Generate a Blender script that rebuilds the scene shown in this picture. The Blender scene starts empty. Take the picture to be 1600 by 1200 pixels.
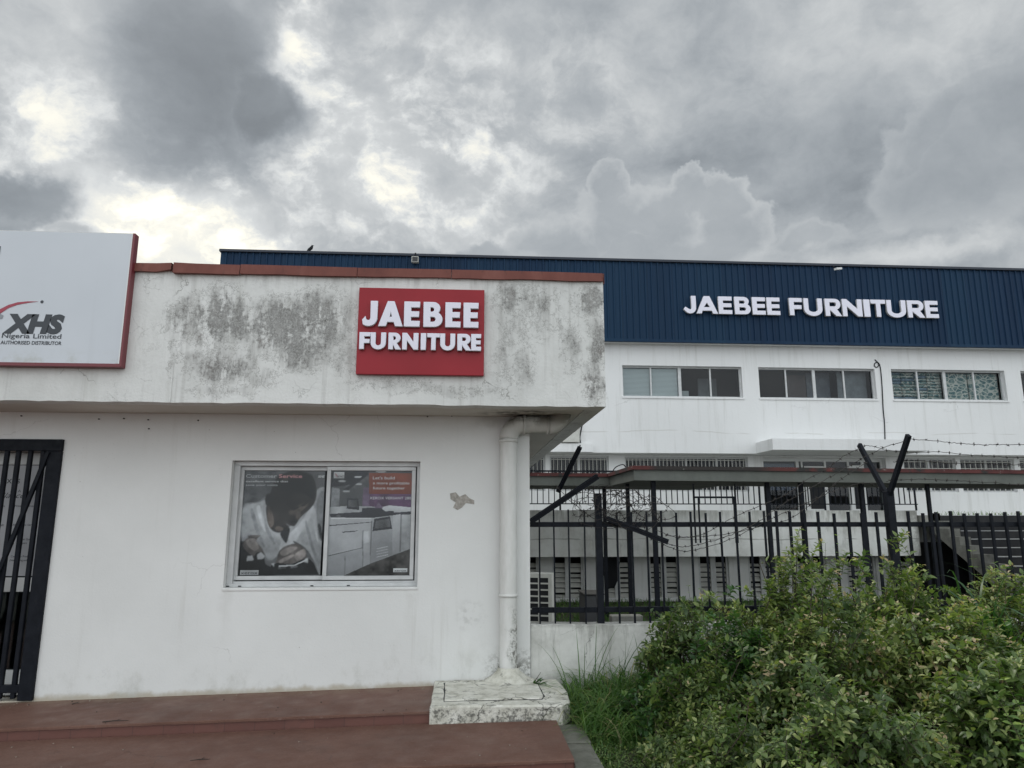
import bpy, math, random
import numpy as np
from math import sin, cos, pi, radians, sqrt
from mathutils import Vector, Matrix
from mathutils.geometry import tessellate_polygon

# ------------------------------------------------------------------ camera, world, sun
S = bpy.context.scene
COL = S.collection
PITCH, YAW, FPX, EYE = 10.9, 3.8, 1105.0, 1.62
cd = bpy.data.cameras.new('camera'); co = bpy.data.objects.new('camera', cd); COL.objects.link(co)
cd.sensor_width = 36.0; cd.lens = 36.0 * FPX / 1600.0; cd.clip_end = 2000; cd.clip_start = 0.05
co.location = (0, 0, EYE); co.rotation_euler = (radians(90 + PITCH), 0, radians(-YAW))
S.camera = co
S.view_settings.view_transform = 'Standard'; S.view_settings.look = 'None'
S.view_settings.exposure = 0.20; S.view_settings.gamma = 1.0
S.render.resolution_x = 1024; S.render.resolution_y = 768
try:
    S.cycles.use_adaptive_sampling = True; S.cycles.use_denoising = True
    S.cycles.max_bounces = 6; S.cycles.transparent_max_bounces = 12
except Exception: pass

SUN_EL, SUN_AZ = 58.0, -35.0          # degrees; azimuth from +Y towards +X
_F = np.array([sin(radians(YAW)) * cos(radians(PITCH)), cos(radians(YAW)) * cos(radians(PITCH)), sin(radians(PITCH))])
_R = np.array([cos(radians(YAW)), -sin(radians(YAW)), 0.0]); _U = np.cross(_R, _F)
def ray(px, py): return _F * FPX + _R * (px - 800) + _U * (600 - py)
def at(px, py, Y):                     # the point on the plane y = Y
    d = ray(px, py); t = Y / d[1]; return np.array([d[0] * t, Y, EYE + d[2] * t])
def azel(px, py):
    d = ray(px, py); d = d / np.linalg.norm(d); return math.atan2(d[0], d[1]), math.asin(d[2])

# ------------------------------------------------------------------ node helper
class G:
    def __init__(g, nt): g.nt = nt; g.n = nt.nodes; g.l = nt.links
    def put(g, sock, v):
        if v is None: return
        if hasattr(v, 'links') or isinstance(v, bpy.types.NodeSocket): g.l.new(v, sock)
        else:
            if isinstance(v, (tuple, list)) and len(v) == 3 and sock.type == 'RGBA': v = (*v, 1)
            sock.default_value = v
    def m(g, op, a, b=None, c=None, clamp=False):
        n = g.n.new('ShaderNodeMath'); n.operation = op; n.use_clamp = clamp
        g.put(n.inputs[0], a); g.put(n.inputs[1], b)
        if c is not None: g.put(n.inputs[2], c)
        return n.outputs[0]
    def add(g, a, b): return g.m('ADD', a, b)
    def sub(g, a, b): return g.m('SUBTRACT', a, b)
    def mul(g, a, b): return g.m('MULTIPLY', a, b)
    def mx(g, a, b): return g.m('MAXIMUM', a, b)
    def mn(g, a, b): return g.m('MINIMUM', a, b)
    def vm(g, op, a, b=None):
        n = g.n.new('ShaderNodeVectorMath'); n.operation = op
        g.put(n.inputs[0], a); g.put(n.inputs[1], b); return n.outputs[0]
    def pos(g): return g.n.new('ShaderNodeNewGeometry').outputs['Position']
    def obj(g): return g.n.new('ShaderNodeTexCoord').outputs['Object']
    def gen(g): return g.n.new('ShaderNodeTexCoord').outputs['Generated']
    def sep(g, v):
        n = g.n.new('ShaderNodeSeparateXYZ'); g.l.new(v, n.inputs[0]); return n.outputs
    def comb(g, x, y, z):
        n = g.n.new('ShaderNodeCombineXYZ'); g.put(n.inputs[0], x); g.put(n.inputs[1], y); g.put(n.inputs[2], z); return n.outputs[0]
    def noise(g, vec, scale, detail=3, rough=.5, dist=0.0, color=False):
        n = g.n.new('ShaderNodeTexNoise'); g.put(n.inputs['Vector'], vec); g.put(n.inputs['Scale'], scale)
        n.inputs['Detail'].default_value = detail; n.inputs['Roughness'].default_value = rough; n.inputs['Distortion'].default_value = dist
        return n.outputs['Color' if color else 'Fac']
    def vor(g, vec, scale, feature='F1', out='Distance'):
        n = g.n.new('ShaderNodeTexVoronoi'); n.feature = feature; g.put(n.inputs['Vector'], vec); n.inputs['Scale'].default_value = scale
        return n.outputs[out]
    def ss(g, v, a, b, lo=0.0, hi=1.0):
        n = g.n.new('ShaderNodeMapRange'); n.interpolation_type = 'SMOOTHSTEP'
        g.put(n.inputs[0], v); g.put(n.inputs[1], a); g.put(n.inputs[2], b); g.put(n.inputs[3], lo); g.put(n.inputs[4], hi); return n.outputs[0]
    def lin(g, v, a, b, lo=0.0, hi=1.0):
        n = g.n.new('ShaderNodeMapRange'); g.put(n.inputs[0], v); g.put(n.inputs[1], a); g.put(n.inputs[2], b); g.put(n.inputs[3], lo); g.put(n.inputs[4], hi); return n.outputs[0]
    def mix(g, f, a, b, mode='MIX'):
        n = g.n.new('ShaderNodeMix'); n.data_type = 'RGBA'; n.blend_type = mode
        g.put(n.inputs[0], f); g.put(n.inputs[6], a); g.put(n.inputs[7], b); return n.outputs[2]
    def ramp(g, f, st, interp='LINEAR'):
        n = g.n.new('ShaderNodeValToRGB'); n.color_ramp.interpolation = interp; e = n.color_ramp.elements
        for i, (p, c) in enumerate(st):
            q = e[i] if i < 2 else e.new(p)
            q.position = p; q.color = (*c, 1) if len(c) == 3 else c
        g.put(n.inputs[0], f); return n.outputs[0]
    def warp(g, vec, scale, amt, detail=2):
        c = g.noise(vec, scale, detail, .6, color=True)
        return g.vm('ADD', vec, g.vm('SCALE', g.vm('SUBTRACT', c, (.5, .5, .5)), None) if False else g.vscale(g.vm('SUBTRACT', c, (.5, .5, .5)), amt))
    def vscale(g, v, s):
        n = g.n.new('ShaderNodeVectorMath'); n.operation = 'SCALE'; g.put(n.inputs[0], v); g.put(n.inputs['Scale'], s); return n.outputs[0]
    def blob(g, x, z, cx, cz, rx, rz):
        a = g.mul(g.sub(x, cx), 1.0 / rx); b = g.mul(g.sub(z, cz), 1.0 / rz)
        return g.sub(1.0, g.m('SQRT', g.add(g.mul(a, a), g.mul(b, b))))

def mat(name, fn=None, color=(.5, .5, .5), rough=.6, metal=0.0, spec=.5):
    """fn(g) -> dict(color=, rough=, bump=(height, strength, distance))"""
    m = bpy.data.materials.new(name); m.use_nodes = True; nt = m.node_tree; nt.nodes.clear(); g = G(nt)
    out = nt.nodes.new('ShaderNodeOutputMaterial'); b = nt.nodes.new('ShaderNodeBsdfPrincipled')
    nt.links.new(b.outputs[0], out.inputs[0])
    b.inputs['Base Color'].default_value = (*color, 1); b.inputs['Roughness'].default_value = rough
    b.inputs['Metallic'].default_value = metal; b.inputs['Specular IOR Level'].default_value = spec
    r = fn(g) if fn else {}
    if 'color' in r: g.put(b.inputs['Base Color'], r['color'])
    if 'rough' in r: g.put(b.inputs['Roughness'], r['rough'])
    if 'bump' in r:
        h, s, d = r['bump']; n = nt.nodes.new('ShaderNodeBump'); g.put(n.inputs['Height'], h)
        n.inputs['Strength'].default_value = s; n.inputs['Distance'].default_value = d; nt.links.new(n.outputs[0], b.inputs['Normal'])
    m.diffuse_color = (*color, 1)
    return m

# ------------------------------------------------------------------ sky
W = bpy.data.worlds.new('World'); S.world = W; W.use_nodes = True; W.node_tree.nodes.clear(); g = G(W.node_tree)
wo = g.n.new('ShaderNodeOutputWorld'); sky = g.n.new('ShaderNodeTexSky'); sky.sky_type = 'NISHITA'; sky.sun_disc = False
sky.sun_elevation = radians(SUN_EL); sky.sun_rotation = radians(SUN_AZ); sky.air_density = 1.0; sky.dust_density = 3.0
bsky = g.n.new('ShaderNodeBackground'); g.l.new(sky.outputs[0], bsky.inputs[0]); bsky.inputs[1].default_value = .08
d0 = g.gen()
dn = g.vm('NORMALIZE', d0)
wf = g.noise(dn, 3.2, 7, .6, color=True); wf = g.vm('SUBTRACT', wf, (.5, .5, .5))
wx, wy, wz = g.sep(g.vm('ADD', dn, g.vscale(wf, .21)))
wm = g.m('MAXIMUM', wy, -2)
AZ = g.m('ARCTAN2', wx, wy); EL = g.m('ARCSINE', g.m('MINIMUM', wz, .9999))
def sb(px, py, rx, ry, lo=0.0, hi=.7, w=None):      # soft region of the cloud deck; rx, ry in degrees
    a, e = azel(px, py); a2 = AZ if w is None else w[0]; e2 = EL if w is None else w[1]
    return g.ss(g.blob(a2, e2, a, e, radians(rx), radians(ry)), lo, hi)
dsc = g.vm('MULTIPLY', dn, (1, 1, 1.5))
n1 = g.noise(g.vm('ADD', dsc, g.vscale(wf, .10)), 4.2, 10, .58)
n2 = g.noise(g.vm('ADD', dsc, g.vscale(wf, .16)), 12.0, 8, .60)
br = g.add(g.lin(n1, .3, .7, .33, .55), g.lin(n2, .3, .7, -.075, .075))
glow = g.mx(sb(250, 350, 16, 9), g.mul(sb(620, 250, 19, 12), .85))
glow = g.mx(glow, g.mul(sb(90, 170, 6, 4.5), .75)); glow = g.mx(glow, g.mul(sb(470, 70, 4.2, 7), .95)); glow = g.mx(glow, g.mul(sb(880, 200, 9, 8), .3))
br = g.add(br, g.mul(glow, .13))
br = g.add(br, g.mul(g.mul(glow, g.ss(n2, .44, .68)), .36))
br = g.add(br, g.mul(sb(190, 365, 12, 7), .24))
# the heavy dark masses
dark = g.mx(g.mul(sb(320, 95, 10.5, 9.0, 0, .85), .9), g.mul(sb(425, 165, 5.2, 4.0, 0, .6), .9)); dark = g.mx(dark, g.mul(sb(320, 210, 9, 5.0, -.1, .9), .6)); dark = g.mx(dark, g.mul(sb(270, 10, 9, 5, 0, .9), .5))
dark = g.mx(dark, g.mul(sb(40, 270, 5.5, 3.2, 0, .4), .8)); dark = g.mx(dark, g.mul(sb(60, 330, 4.5, 1.8, 0, .4), .55))
dark = g.mx(dark, g.mul(sb(830, 40, 13, 6, 0, .9), .30)); dark = g.mx(dark, g.mul(sb(1280, 230, 14, 7, 0, .9), .42))
br = g.mix(dark, br, g.lin(n1, .3, .7, .18, .27))
# cumulus heaps with bright rims and shaded bodies
wf2 = g.vm('SUBTRACT', g.noise(dn, 11, 6, .55, color=True), (.5, .5, .5))
cx, cy, cz = g.sep(g.vm('ADD', dn, g.vscale(wf2, .12)))
CA = g.m('ARCTAN2', cx, cy); CE = g.m('ARCSINE', g.mn(cz, .9999))
def heap(cs, body, rim, br, soft=.05, rimw=.4):
    e = None
    for (px, py, rx, ry) in cs:
        a, el = azel(px, py); b = g.blob(CA, CE, a, el, radians(rx), radians(ry)); e = b if e is None else g.mx(e, b)
    col = g.lin(e, 0, rimw, rim, body); col = g.add(col, g.lin(n2, .3, .7, -.03, .03))
    return g.mix(g.ss(e, 0, soft), br, col)
br = heap([(1500, 260, 6.5, 5.0), (1600, 200, 6, 4.2), (1440, 200, 3, 2.4)], .345, .43, br, .2, .6)
br = heap([(880, 400, 5.5, 3.0), (960, 345, 4.6, 3.6), (945, 280, 2.4, 2.2), (1040, 340, 3.6, 2.8), (1085, 300, 2.2, 2.0), (1130, 310, 2.6, 2.4), (1150, 360, 3.4, 3.0), (1040, 400, 9, 2.4)], .385, .51, br, .16, .45)
br = heap([(1270, 380, 3.0, 1.8), (760, 420, 7, 1.7)], .40, .48, br, .3)
br = g.add(br, g.mul(sb(1450, 385, 9, 1.6, 0, 1), .16))
brr, brg, brb = g.sep(br)[0:3]
warm = g.ss(brr, .58, .95)
colr = g.mix(g.ss(brr, .22, .60), (.87, .96, 1.04), (.965, 1.0, 1.01)); colr = g.mix(warm, colr, (1.03, 1.0, .88))
cloud = g.mix(1.0, colr, br, 'MULTIPLY')
# the unseen sky towards -y is brightened to lift the light on the facades
sy = g.sep(dn)
back = g.mul(g.ss(sy[1], .25, -.6), 1.0)
gain = g.add(1.0, g.mul(back, 2.1))
bcl = g.n.new('ShaderNodeBackground'); g.l.new(cloud, bcl.inputs[0]); g.l.new(gain, bcl.inputs[1])
ms = g.n.new('ShaderNodeMixShader'); ms.inputs[0].default_value = .96
g.l.new(bsky.outputs[0], ms.inputs[1]); g.l.new(bcl.outputs[0], ms.inputs[2]); g.l.new(ms.outputs[0], wo.inputs[0])
try: W.cycles.sampling_method = 'MANUAL'; W.cycles.sample_map_resolution = 512
except Exception: pass

sl = bpy.data.lights.new('sun', 'SUN'); sl.energy = 1.5; sl.angle = radians(25); sl.color = (1, .96, .88)
so = bpy.data.objects.new('sun', sl); COL.objects.link(so)
_d = Vector((sin(radians(SUN_AZ)) * cos(radians(SUN_EL)), cos(radians(SUN_AZ)) * cos(radians(SUN_EL)), sin(radians(SUN_EL))))
so.rotation_euler = _d.to_track_quat('Z', 'Y').to_euler(); so.location = (0, 0, 20)

# ------------------------------------------------------------------ mesh helpers
def tag(o, label=None, cat=None, group=None, kind=None):
    if label: o['label'] = label
    if cat: o['category'] = cat
    if group: o['group'] = group
    if kind: o['kind'] = kind
    return o
def thing(name, loc, label, cat, group=None):
    o = bpy.data.objects.new(name, None); COL.objects.link(o); o.location = loc; o.empty_display_size = .2
    return tag(o, label, cat, group)
def origin(o):
    v = Vector((0, 0, 0))
    while o is not None: v += Vector(o.location); o = o.parent
    return v
def link(name, me, parent=None, loc=None):
    """me in world coordinates; origin moved to parent's (or loc)"""
    o = bpy.data.objects.new(name, me); COL.objects.link(o)
    if parent is not None: o.parent = parent; off = origin(parent)
    else:
        off = Vector(loc) if loc is not None else Vector((0, 0, 0)); o.location = off
    if off.length: me.transform(Matrix.Translation(-off))
    return o
class MB:
    def __init__(s): s.v = []; s.f = []; s.mi = []; s.mats = []; s.sm = []
    def mid(s, m):
        if m not in s.mats: s.mats.append(m)
        return s.mats.index(m)
    def add(s, vs, fs, m, smooth=False):
        b = len(s.v); s.v += [tuple(map(float, p)) for p in vs]; k = s.mid(m)
        for f in fs: s.f.append([b + i for i in f]); s.mi.append(k); s.sm.append(smooth)
        return s
    def box(s, x0, x1, y0, y1, z0, z1, m, bev=0.0):
        if bev <= 0:
            vs = [(x, y, z) for z in (z0, z1) for y in (y0, y1) for x in (x0, x1)]
            return s.add(vs, [(0, 2, 3, 1), (4, 5, 7, 6), (0, 1, 5, 4), (2, 6, 7, 3), (0, 4, 6, 2), (1, 3, 7, 5)], m)
        c = [(x0 + bev, z0), (x1 - bev, z0), (x1, z0 + bev), (x1, z1 - bev), (x1 - bev, z1), (x0 + bev, z1), (x0, z1 - bev), (x0, z0 + bev)]
        ci = [(min(max(x, x0 + bev), x1 - bev), min(max(z, z0 + bev), z1 - bev)) for x, z in c]
        n = 8; vs = [(x, y0, z) for x, z in ci] + [(x, y0 + bev, z) for x, z in c] + [(x, y1 - bev, z) for x, z in c] + [(x, y1, z) for x, z in ci]
        fs = [tuple(range(n)), tuple(range(4 * n - 1, 3 * n - 1, -1))]
        for r in range(3):
            for i in range(n):
                j = (i + 1) % n; fs.append((r * n + j, r * n + i, (r + 1) * n + i, (r + 1) * n + j))
        return s.add(vs, fs, m)
    def obox(s, a, b, w, h, m, up=(0, 0, 1)):       # a bar of w x h from a to b
        a = Vector(a); b = Vector(b); t = (b - a).normalized(); u = Vector(up); x = t.cross(u)
        if x.length < 1e-4: x = t.cross(Vector((1, 0, 0)))
        x.normalize(); y = x.cross(t).normalized()
        vs = [p + x * (i * w / 2) + y * (j * h / 2) for p in (a, b) for i, j in ((-1, -1), (1, -1), (1, 1), (-1, 1))]
        return s.add(vs, [(3, 2, 1, 0), (4, 5, 6, 7), (0, 1, 5, 4), (1, 2, 6, 5), (2, 3, 7, 6), (3, 0, 4, 7)], m)
    def tube(s, pts, r, m, n=8, caps=True, smooth=True):
        pts = [Vector(p) for p in pts]; rs = r if isinstance(r, (list, tuple)) else [r] * len(pts)
        vs = []; fs = []; ref = None
        for i, p in enumerate(pts):
            t = (pts[min(i + 1, len(pts) - 1)] - pts[max(i - 1, 0)]).normalized()
            if ref is None:
                ref = t.cross(Vector((0, 0, 1)))
                if ref.length < .1: ref = t.cross(Vector((0, 1, 0)))
                ref.normalize()
            ref = (ref - t * ref.dot(t)).normalized(); q = t.cross(ref)
            vs += [p + (ref * cos(2 * pi * k / n) + q * sin(2 * pi * k / n)) * rs[i] for k in range(n)]
        for i in range(len(pts) - 1):
            for k in range(n):
                k2 = (k + 1) % n; fs.append((i * n + k2, i * n + k, (i + 1) * n + k, (i + 1) * n + k2))
        if caps: fs += [tuple(range(n)), tuple(range(len(vs) - 1, len(vs) - n - 1, -1))]
        return s.add(vs, fs, m, smooth)
    def quad(s, a, b, c, d, m): return s.add([a, b, c, d], [(0, 1, 2, 3)], m)
    def prism(s, pts, y0, y1, m, axis='y'):         # outline (x, z) extruded along y, or (y, z) along x
        n = len(pts); A = sum(pts[i][0] * pts[(i + 1) % n][1] - pts[(i + 1) % n][0] * pts[i][1] for i in range(n))
        if A < 0: pts = pts[::-1]
        P = (lambda p, q: (p[0], q, p[1])) if axis == 'y' else (lambda p, q: (q, p[0], p[1]))
        if axis == 'x': pts = pts[::-1]
        vs = [P(p, y0) for p in pts] + [P(p, y1) for p in pts]
        tri = tessellate_polygon([[Vector((p[0], p[1], 0)) for p in pts]])
        def ori(t, sgn):
            a, b, c = [pts[i] for i in t]; ar = (b[0] - a[0]) * (c[1] - a[1]) - (c[0] - a[0]) * (b[1] - a[1])
            return tuple(t) if (ar > 0) == sgn else tuple(reversed(t))
        sg = axis == 'y'
        fs = [ori(t, sg) for t in tri] + [tuple(n + i for i in ori(t, not sg)) for t in tri]
        fs += [(i + n, (i + 1) % n + n, (i + 1) % n, i) for i in range(n)]
        return s.add(vs, fs, m)
    def flat(s, pts, y, m):                          # outline (x, z), a flat facet facing -y
        n = len(pts); tri = tessellate_polygon([[Vector((p[0], p[1], 0)) for p in pts]])
        fs = []
        for t in tri:
            a, b, c = [pts[i] for i in t]; ar = (b[0] - a[0]) * (c[1] - a[1]) - (c[0] - a[0]) * (b[1] - a[1])
            fs.append(tuple(t) if ar > 0 else tuple(reversed(t)))
        return s.add([(p[0], y, p[1]) for p in pts], fs, m)
    def wall(s, x0, x1, z0, z1, y0, y1, holes, m, mr=None):
        """a wall facing -y, with openings (x0, x1, z0, z1) and their reveals"""
        mr = mr or m
        xs = sorted({x0, x1, *[h[0] for h in holes], *[h[1] for h in holes]}); zs = sorted({z0, z1, *[h[2] for h in holes], *[h[3] for h in holes]})
        xs = [x for x in xs if x0 <= x <= x1]; zs = [z for z in zs if z0 <= z <= z1]
        for i in range(len(xs) - 1):
            for j in range(len(zs) - 1):
                xm, zm = (xs[i] + xs[i + 1]) / 2, (zs[j] + zs[j + 1]) / 2
                if any(h[0] < xm < h[1] and h[2] < zm < h[3] for h in holes): continue
                a, b, c, d = xs[i], xs[i + 1], zs[j], zs[j + 1]
                s.quad((a, y0, c), (b, y0, c), (b, y0, d), (a, y0, d), m); s.quad((b, y1, c), (a, y1, c), (a, y1, d), (b, y1, d), m)
        for a, b, c, d in holes:
            s.quad((a, y0, c), (a, y0, d), (a, y1, d), (a, y1, c), mr); s.quad((b, y0, c), (b, y1, c), (b, y1, d), (b, y0, d), mr)
            s.quad((a, y0, d), (b, y0, d), (b, y1, d), (a, y1, d), mr); s.quad((a, y0, c), (a, y1, c), (b, y1, c), (b, y0, c), mr)
        s.quad((x0, y0, z0), (x0, y0, z1), (x0, y1, z1), (x0, y1, z0), m); s.quad((x1, y0, z0), (x1, y1, z0), (x1, y1, z1), (x1, y0, z1), m)
        s.quad((x0, y0, z1), (x1, y0, z1), (x1, y1, z1), (x0, y1, z1), m); s.quad((x0, y0, z0), (x0, y1, z0), (x1, y1, z0), (x1, y0, z0), m)
        return s
    def mesh(s, name):
        me = bpy.data.meshes.new(name); me.from_pydata(s.v, [], s.f)
        for m in s.mats: me.materials.append(m)
        me.polygons.foreach_set('material_index', s.mi); me.polygons.foreach_set('use_smooth', s.sm); me.update(); return me
    def build(s, name, parent=None, loc=None): return link(name, s.mesh(name), parent, loc)

def smooth(pts, k=6):                                # closed Catmull-Rom outline
    n = len(pts); out = []
    for i in range(n):
        p0, p1, p2, p3 = [np.array(pts[(i + j) % n], float) for j in (-1, 0, 1, 2)]
        for q in range(k):
            t = q / k; out.append(tuple(.5 * ((2 * p1) + (-p0 + p2) * t + (2 * p0 - 5 * p1 + 4 * p2 - p3) * t * t + (-p0 + 3 * p1 - 3 * p2 + p3) * t ** 3)))
    return out
def spline(pts, k=8):                                # open Catmull-Rom path
    P = [np.array(p, float) for p in pts]; P = [2 * P[0] - P[1]] + P + [2 * P[-1] - P[-2]]; out = []
    for i in range(1, len(P) - 2):
        p0, p1, p2, p3 = P[i - 1:i + 3]
        for q in range(k):
            t = q / k; out.append(.5 * ((2 * p1) + (-p0 + p2) * t + (2 * p0 - 5 * p1 + 4 * p2 - p3) * t * t + (-p0 + 3 * p1 - 3 * p2 + p3) * t ** 3))
    out.append(P[-2]); return out

def curve_mesh(loops, depth, bevel, m):
    cu = bpy.data.curves.new('outline', 'CURVE'); cu.dimensions = '2D'; cu.fill_mode = 'BOTH'; cu.extrude = depth / 2; cu.bevel_depth = bevel; cu.bevel_resolution = 0
    for lp in loops:
        sp = cu.splines.new('POLY'); sp.points.add(len(lp) - 1)
        for i, (x, y) in enumerate(lp): sp.points[i].co = (x, y, 0, 1)
        sp.use_cyclic_u = True
    o = bpy.data.objects.new('tmp', cu); COL.objects.link(o)
    dg = bpy.context.evaluated_depsgraph_get(); me = bpy.data.meshes.new_from_object(o.evaluated_get(dg)); bpy.data.objects.remove(o); bpy.data.curves.remove(cu)
    me.materials.clear(); me.materials.append(m); me.name = 'lettering'; return me
def text_mesh(body, h, m, width=None, bold=0.0, shear=0.0, depth=0.0, align='LEFT', spacing=1.0, lspace=1.0):
    """flat lettering: cap height h, optional total width; in the x-z plane facing -y, lower left at 0"""
    cu = bpy.data.curves.new('text', 'FONT'); cu.body = body; cu.size = 1.0; cu.offset = bold; cu.shear = shear; cu.extrude = depth / 2 / max(h, .001); cu.align_x = align; cu.space_character = spacing; cu.space_line = lspace; cu.resolution_u = 3
    o = bpy.data.objects.new('tmp', cu); COL.objects.link(o)
    dg = bpy.context.evaluated_depsgraph_get(); me = bpy.data.meshes.new_from_object(o.evaluated_get(dg)); bpy.data.objects.remove(o)
    n = len(me.vertices); a = np.zeros(n * 3); me.vertices.foreach_get('co', a); a = a.reshape(-1, 3)
    sc = h / .70; sx = sc if width is None else width / (a[:, 0].max() - a[:, 0].min())
    if align == 'LEFT': a[:, 0] -= a[:, 0].min()
    b = np.stack([a[:, 0] * sx, -a[:, 2] * sc, a[:, 1] * sc], 1)
    me.vertices.foreach_set('co', b.ravel()); me.materials.clear(); me.materials.append(m); me.name = 'lettering'; me.update(); return me
def merge_into(mb, me, m, off=(0, 0, 0)):
    vs = [(v.co.x + off[0], v.co.y + off[1], v.co.z + off[2]) for v in me.vertices]
    mb.add(vs, [tuple(p.vertices) for p in me.polygons], m); bpy.data.meshes.remove(me)

# ------------------------------------------------------------------ materials
def cracks(g, p, scale, amt, width, gate_scale, gate=.5):
    w = g.warp(p, 2.5, .35, 4); w = g.warp(w, 14, .06, 3); e = g.vor(w, scale, 'DISTANCE_TO_EDGE')
    c = g.ss(e, width, 0.0); gt = g.ss(g.noise(p, gate_scale, 2), gate, gate + .08)
    return g.mul(g.mul(c, gt), amt)

def f_fascia(g):
    p = g.pos(); x, y, z = g.sep(p)[0:3]
    wp = g.warp(g.warp(p, 3.0, .30, 5), 11, .10, 4); X, Y, Z = g.sep(wp)[0:3]
    def B(px, py, rx, ry, w=1.0):
        c = at(px, py, 5.65); k = 5.65 / 1105
        return g.mul(g.ss(g.blob(X, Z, c[0], c[2], rx * k, ry * k), -.12, .75), w)
    grey = B(345, 500, 70, 58); 
    for a in [(345, 500, 74, 62), (440, 510, 80, 62), (500, 500, 52, 62), (535, 500, 28, 55, .6), (285, 500, 32, 46, .65), (330, 560, 58, 26, .65), (395, 555, 20, 40, .5),
              (800, 470, 42, 34, .8), (795, 520, 22, 40, .5), (850, 480, 30, 40, .6), (925, 470, 36, 32, 1.0), (935, 540, 22, 62, 1.0), (925, 600, 28, 40, .9), (815, 570, 30, 40, .55), (868, 495, 12, 60, .5), (780, 470, 14, 60, .5),
              (390, 505, 44, 44, .8), (470, 545, 66, 44, .85), (345, 572, 62, 34, .75), (405, 590, 40, 26, .55), (300, 470, 26, 26, .6), (540, 560, 30, 40, .5), (830, 500, 60, 50, .45), (785, 560, 26, 50, .45), (890, 540, 26, 60, .5), (275, 540, 14, 60, .5), (350, 610, 60, 18, .45), (700, 610, 130, 16, .4), (600, 600, 70, 16, .4), (760, 610, 60, 12, .4)]: grey = g.mx(grey, B(*a))
    fine = g.noise(g.vm('MULTIPLY', p, (1, 1, .75)), 34, 9, .75); mid = g.noise(g.vm('MULTIPLY', p, (1.4, 1, .35)), 8, 6, .65)
    thr = g.lin(grey, 0, 1, .68, .43)
    f2 = g.add(g.mul(fine, .62), g.mul(mid, .38))
    st = g.mul(g.ss(f2, g.sub(thr, .015), g.add(thr, .085)), g.ss(grey, .0, .2))
    speck = g.ss(g.noise(p, 75, 4, .7), .50, .60)
    base = g.ramp(g.noise(p, 1.3, 6, .65), [(.3, (.56, .565, .545)), (.55, (.66, .665, .645)), (.75, (.70, .70, .685))])
    base = g.mix(g.mul(g.ss(g.noise(g.vm('MULTIPLY', p, (3, 3, .35)), 4, 4, .6), .52, .72), .25), base, (.42, .42, .38))
    lich = g.ramp(g.noise(g.vm('MULTIPLY', p, (1, 1, .35)), 6, 7, .7), [(.3, (.17, .165, .155)), (.5, (.27, .27, .26)), (.7, (.36, .355, .34))])
    lich = g.mix(g.mul(g.ss(g.noise(g.vm('ADD', p, (7, 3, 1)), 2.2, 3), .52, .62), .35), lich, (.26, .20, .18))
    wash = g.mul(g.ss(grey, .05, .7), g.ss(mid, .36, .60)); base = g.mix(g.mul(wash, .9), base, (.37, .37, .355)); rim = g.mul(g.ss(z, 3.45, 3.62), g.ss(g.noise(g.vm('MULTIPLY', p, (5, 1, .5)), 2.4, 5, .7), .47, .66)); base = g.mix(g.mul(rim, .5), base, (.25, .245, .23)); drip = g.mul(g.ss(g.noise(g.vm('MULTIPLY', p, (7, 1, .22)), 2.2, 4, .6), .56, .70), .32); base = g.mix(drip, base, (.36, .355, .335)); col = g.mix(st, base, lich); col = g.mix(g.mul(g.mul(st, speck), .6), col, (.50, .50, .48))
    blk = g.mul(g.ss(g.noise(p, 17, 6, .75), g.lin(grey, 0, 1, .70, .60), g.lin(grey, 0, 1, .74, .67)), .75)
    col = g.mix(blk, col, (.10, .10, .085))
    ck = cracks(g, p, 2.6, .55, .009, 1.6, .56); ck = g.mx(ck, cracks(g, g.vm('ADD', p, (5, 0, 2)), 6, .4, .016, 2.3, .58))
    fl = g.mul(g.ss(g.m('ABSOLUTE', g.sub(g.noise(p, 9, 8, .75), .5)), .012, .003), g.ss(g.add(grey, g.mul(g.noise(p, 3, 3), .6)), .30, .5)); col = g.mix(g.mul(fl, .8), col, (.15, .145, .13))
    col = g.mix(ck, col, (.16, .155, .14))
    h = g.add(g.mul(g.noise(p, 45, 4, .6), .5), g.mul(g.noise(p, 9, 4), .6)); h = g.sub(h, g.mul(ck, .7)); h = g.sub(h, g.mul(st, .25)); h = g.sub(h, g.mul(fine, g.mul(st, .5)))
    return dict(color=col, rough=.9, bump=(h, .55, .012))
def f_soffit(g):
    p = g.pos(); base = g.ramp(g.noise(p, 1.5, 5), [(.3, (.52, .50, .45)), (.7, (.60, .58, .53))])
    X, Y, Z = g.sep(g.warp(p, 4, .15, 4))[0:3]
    c = at(812, 655, 6.15); d = g.ss(g.blob(X, Y, .5, 6.1, .5, .28), 0, .8)
    base = g.mix(g.mul(d, g.ss(g.noise(p, 12, 5), .35, .65)), base, (.09, .085, .07))
    return dict(color=base, rough=.9, bump=(g.noise(p, 30, 4), .2, .01))
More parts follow.
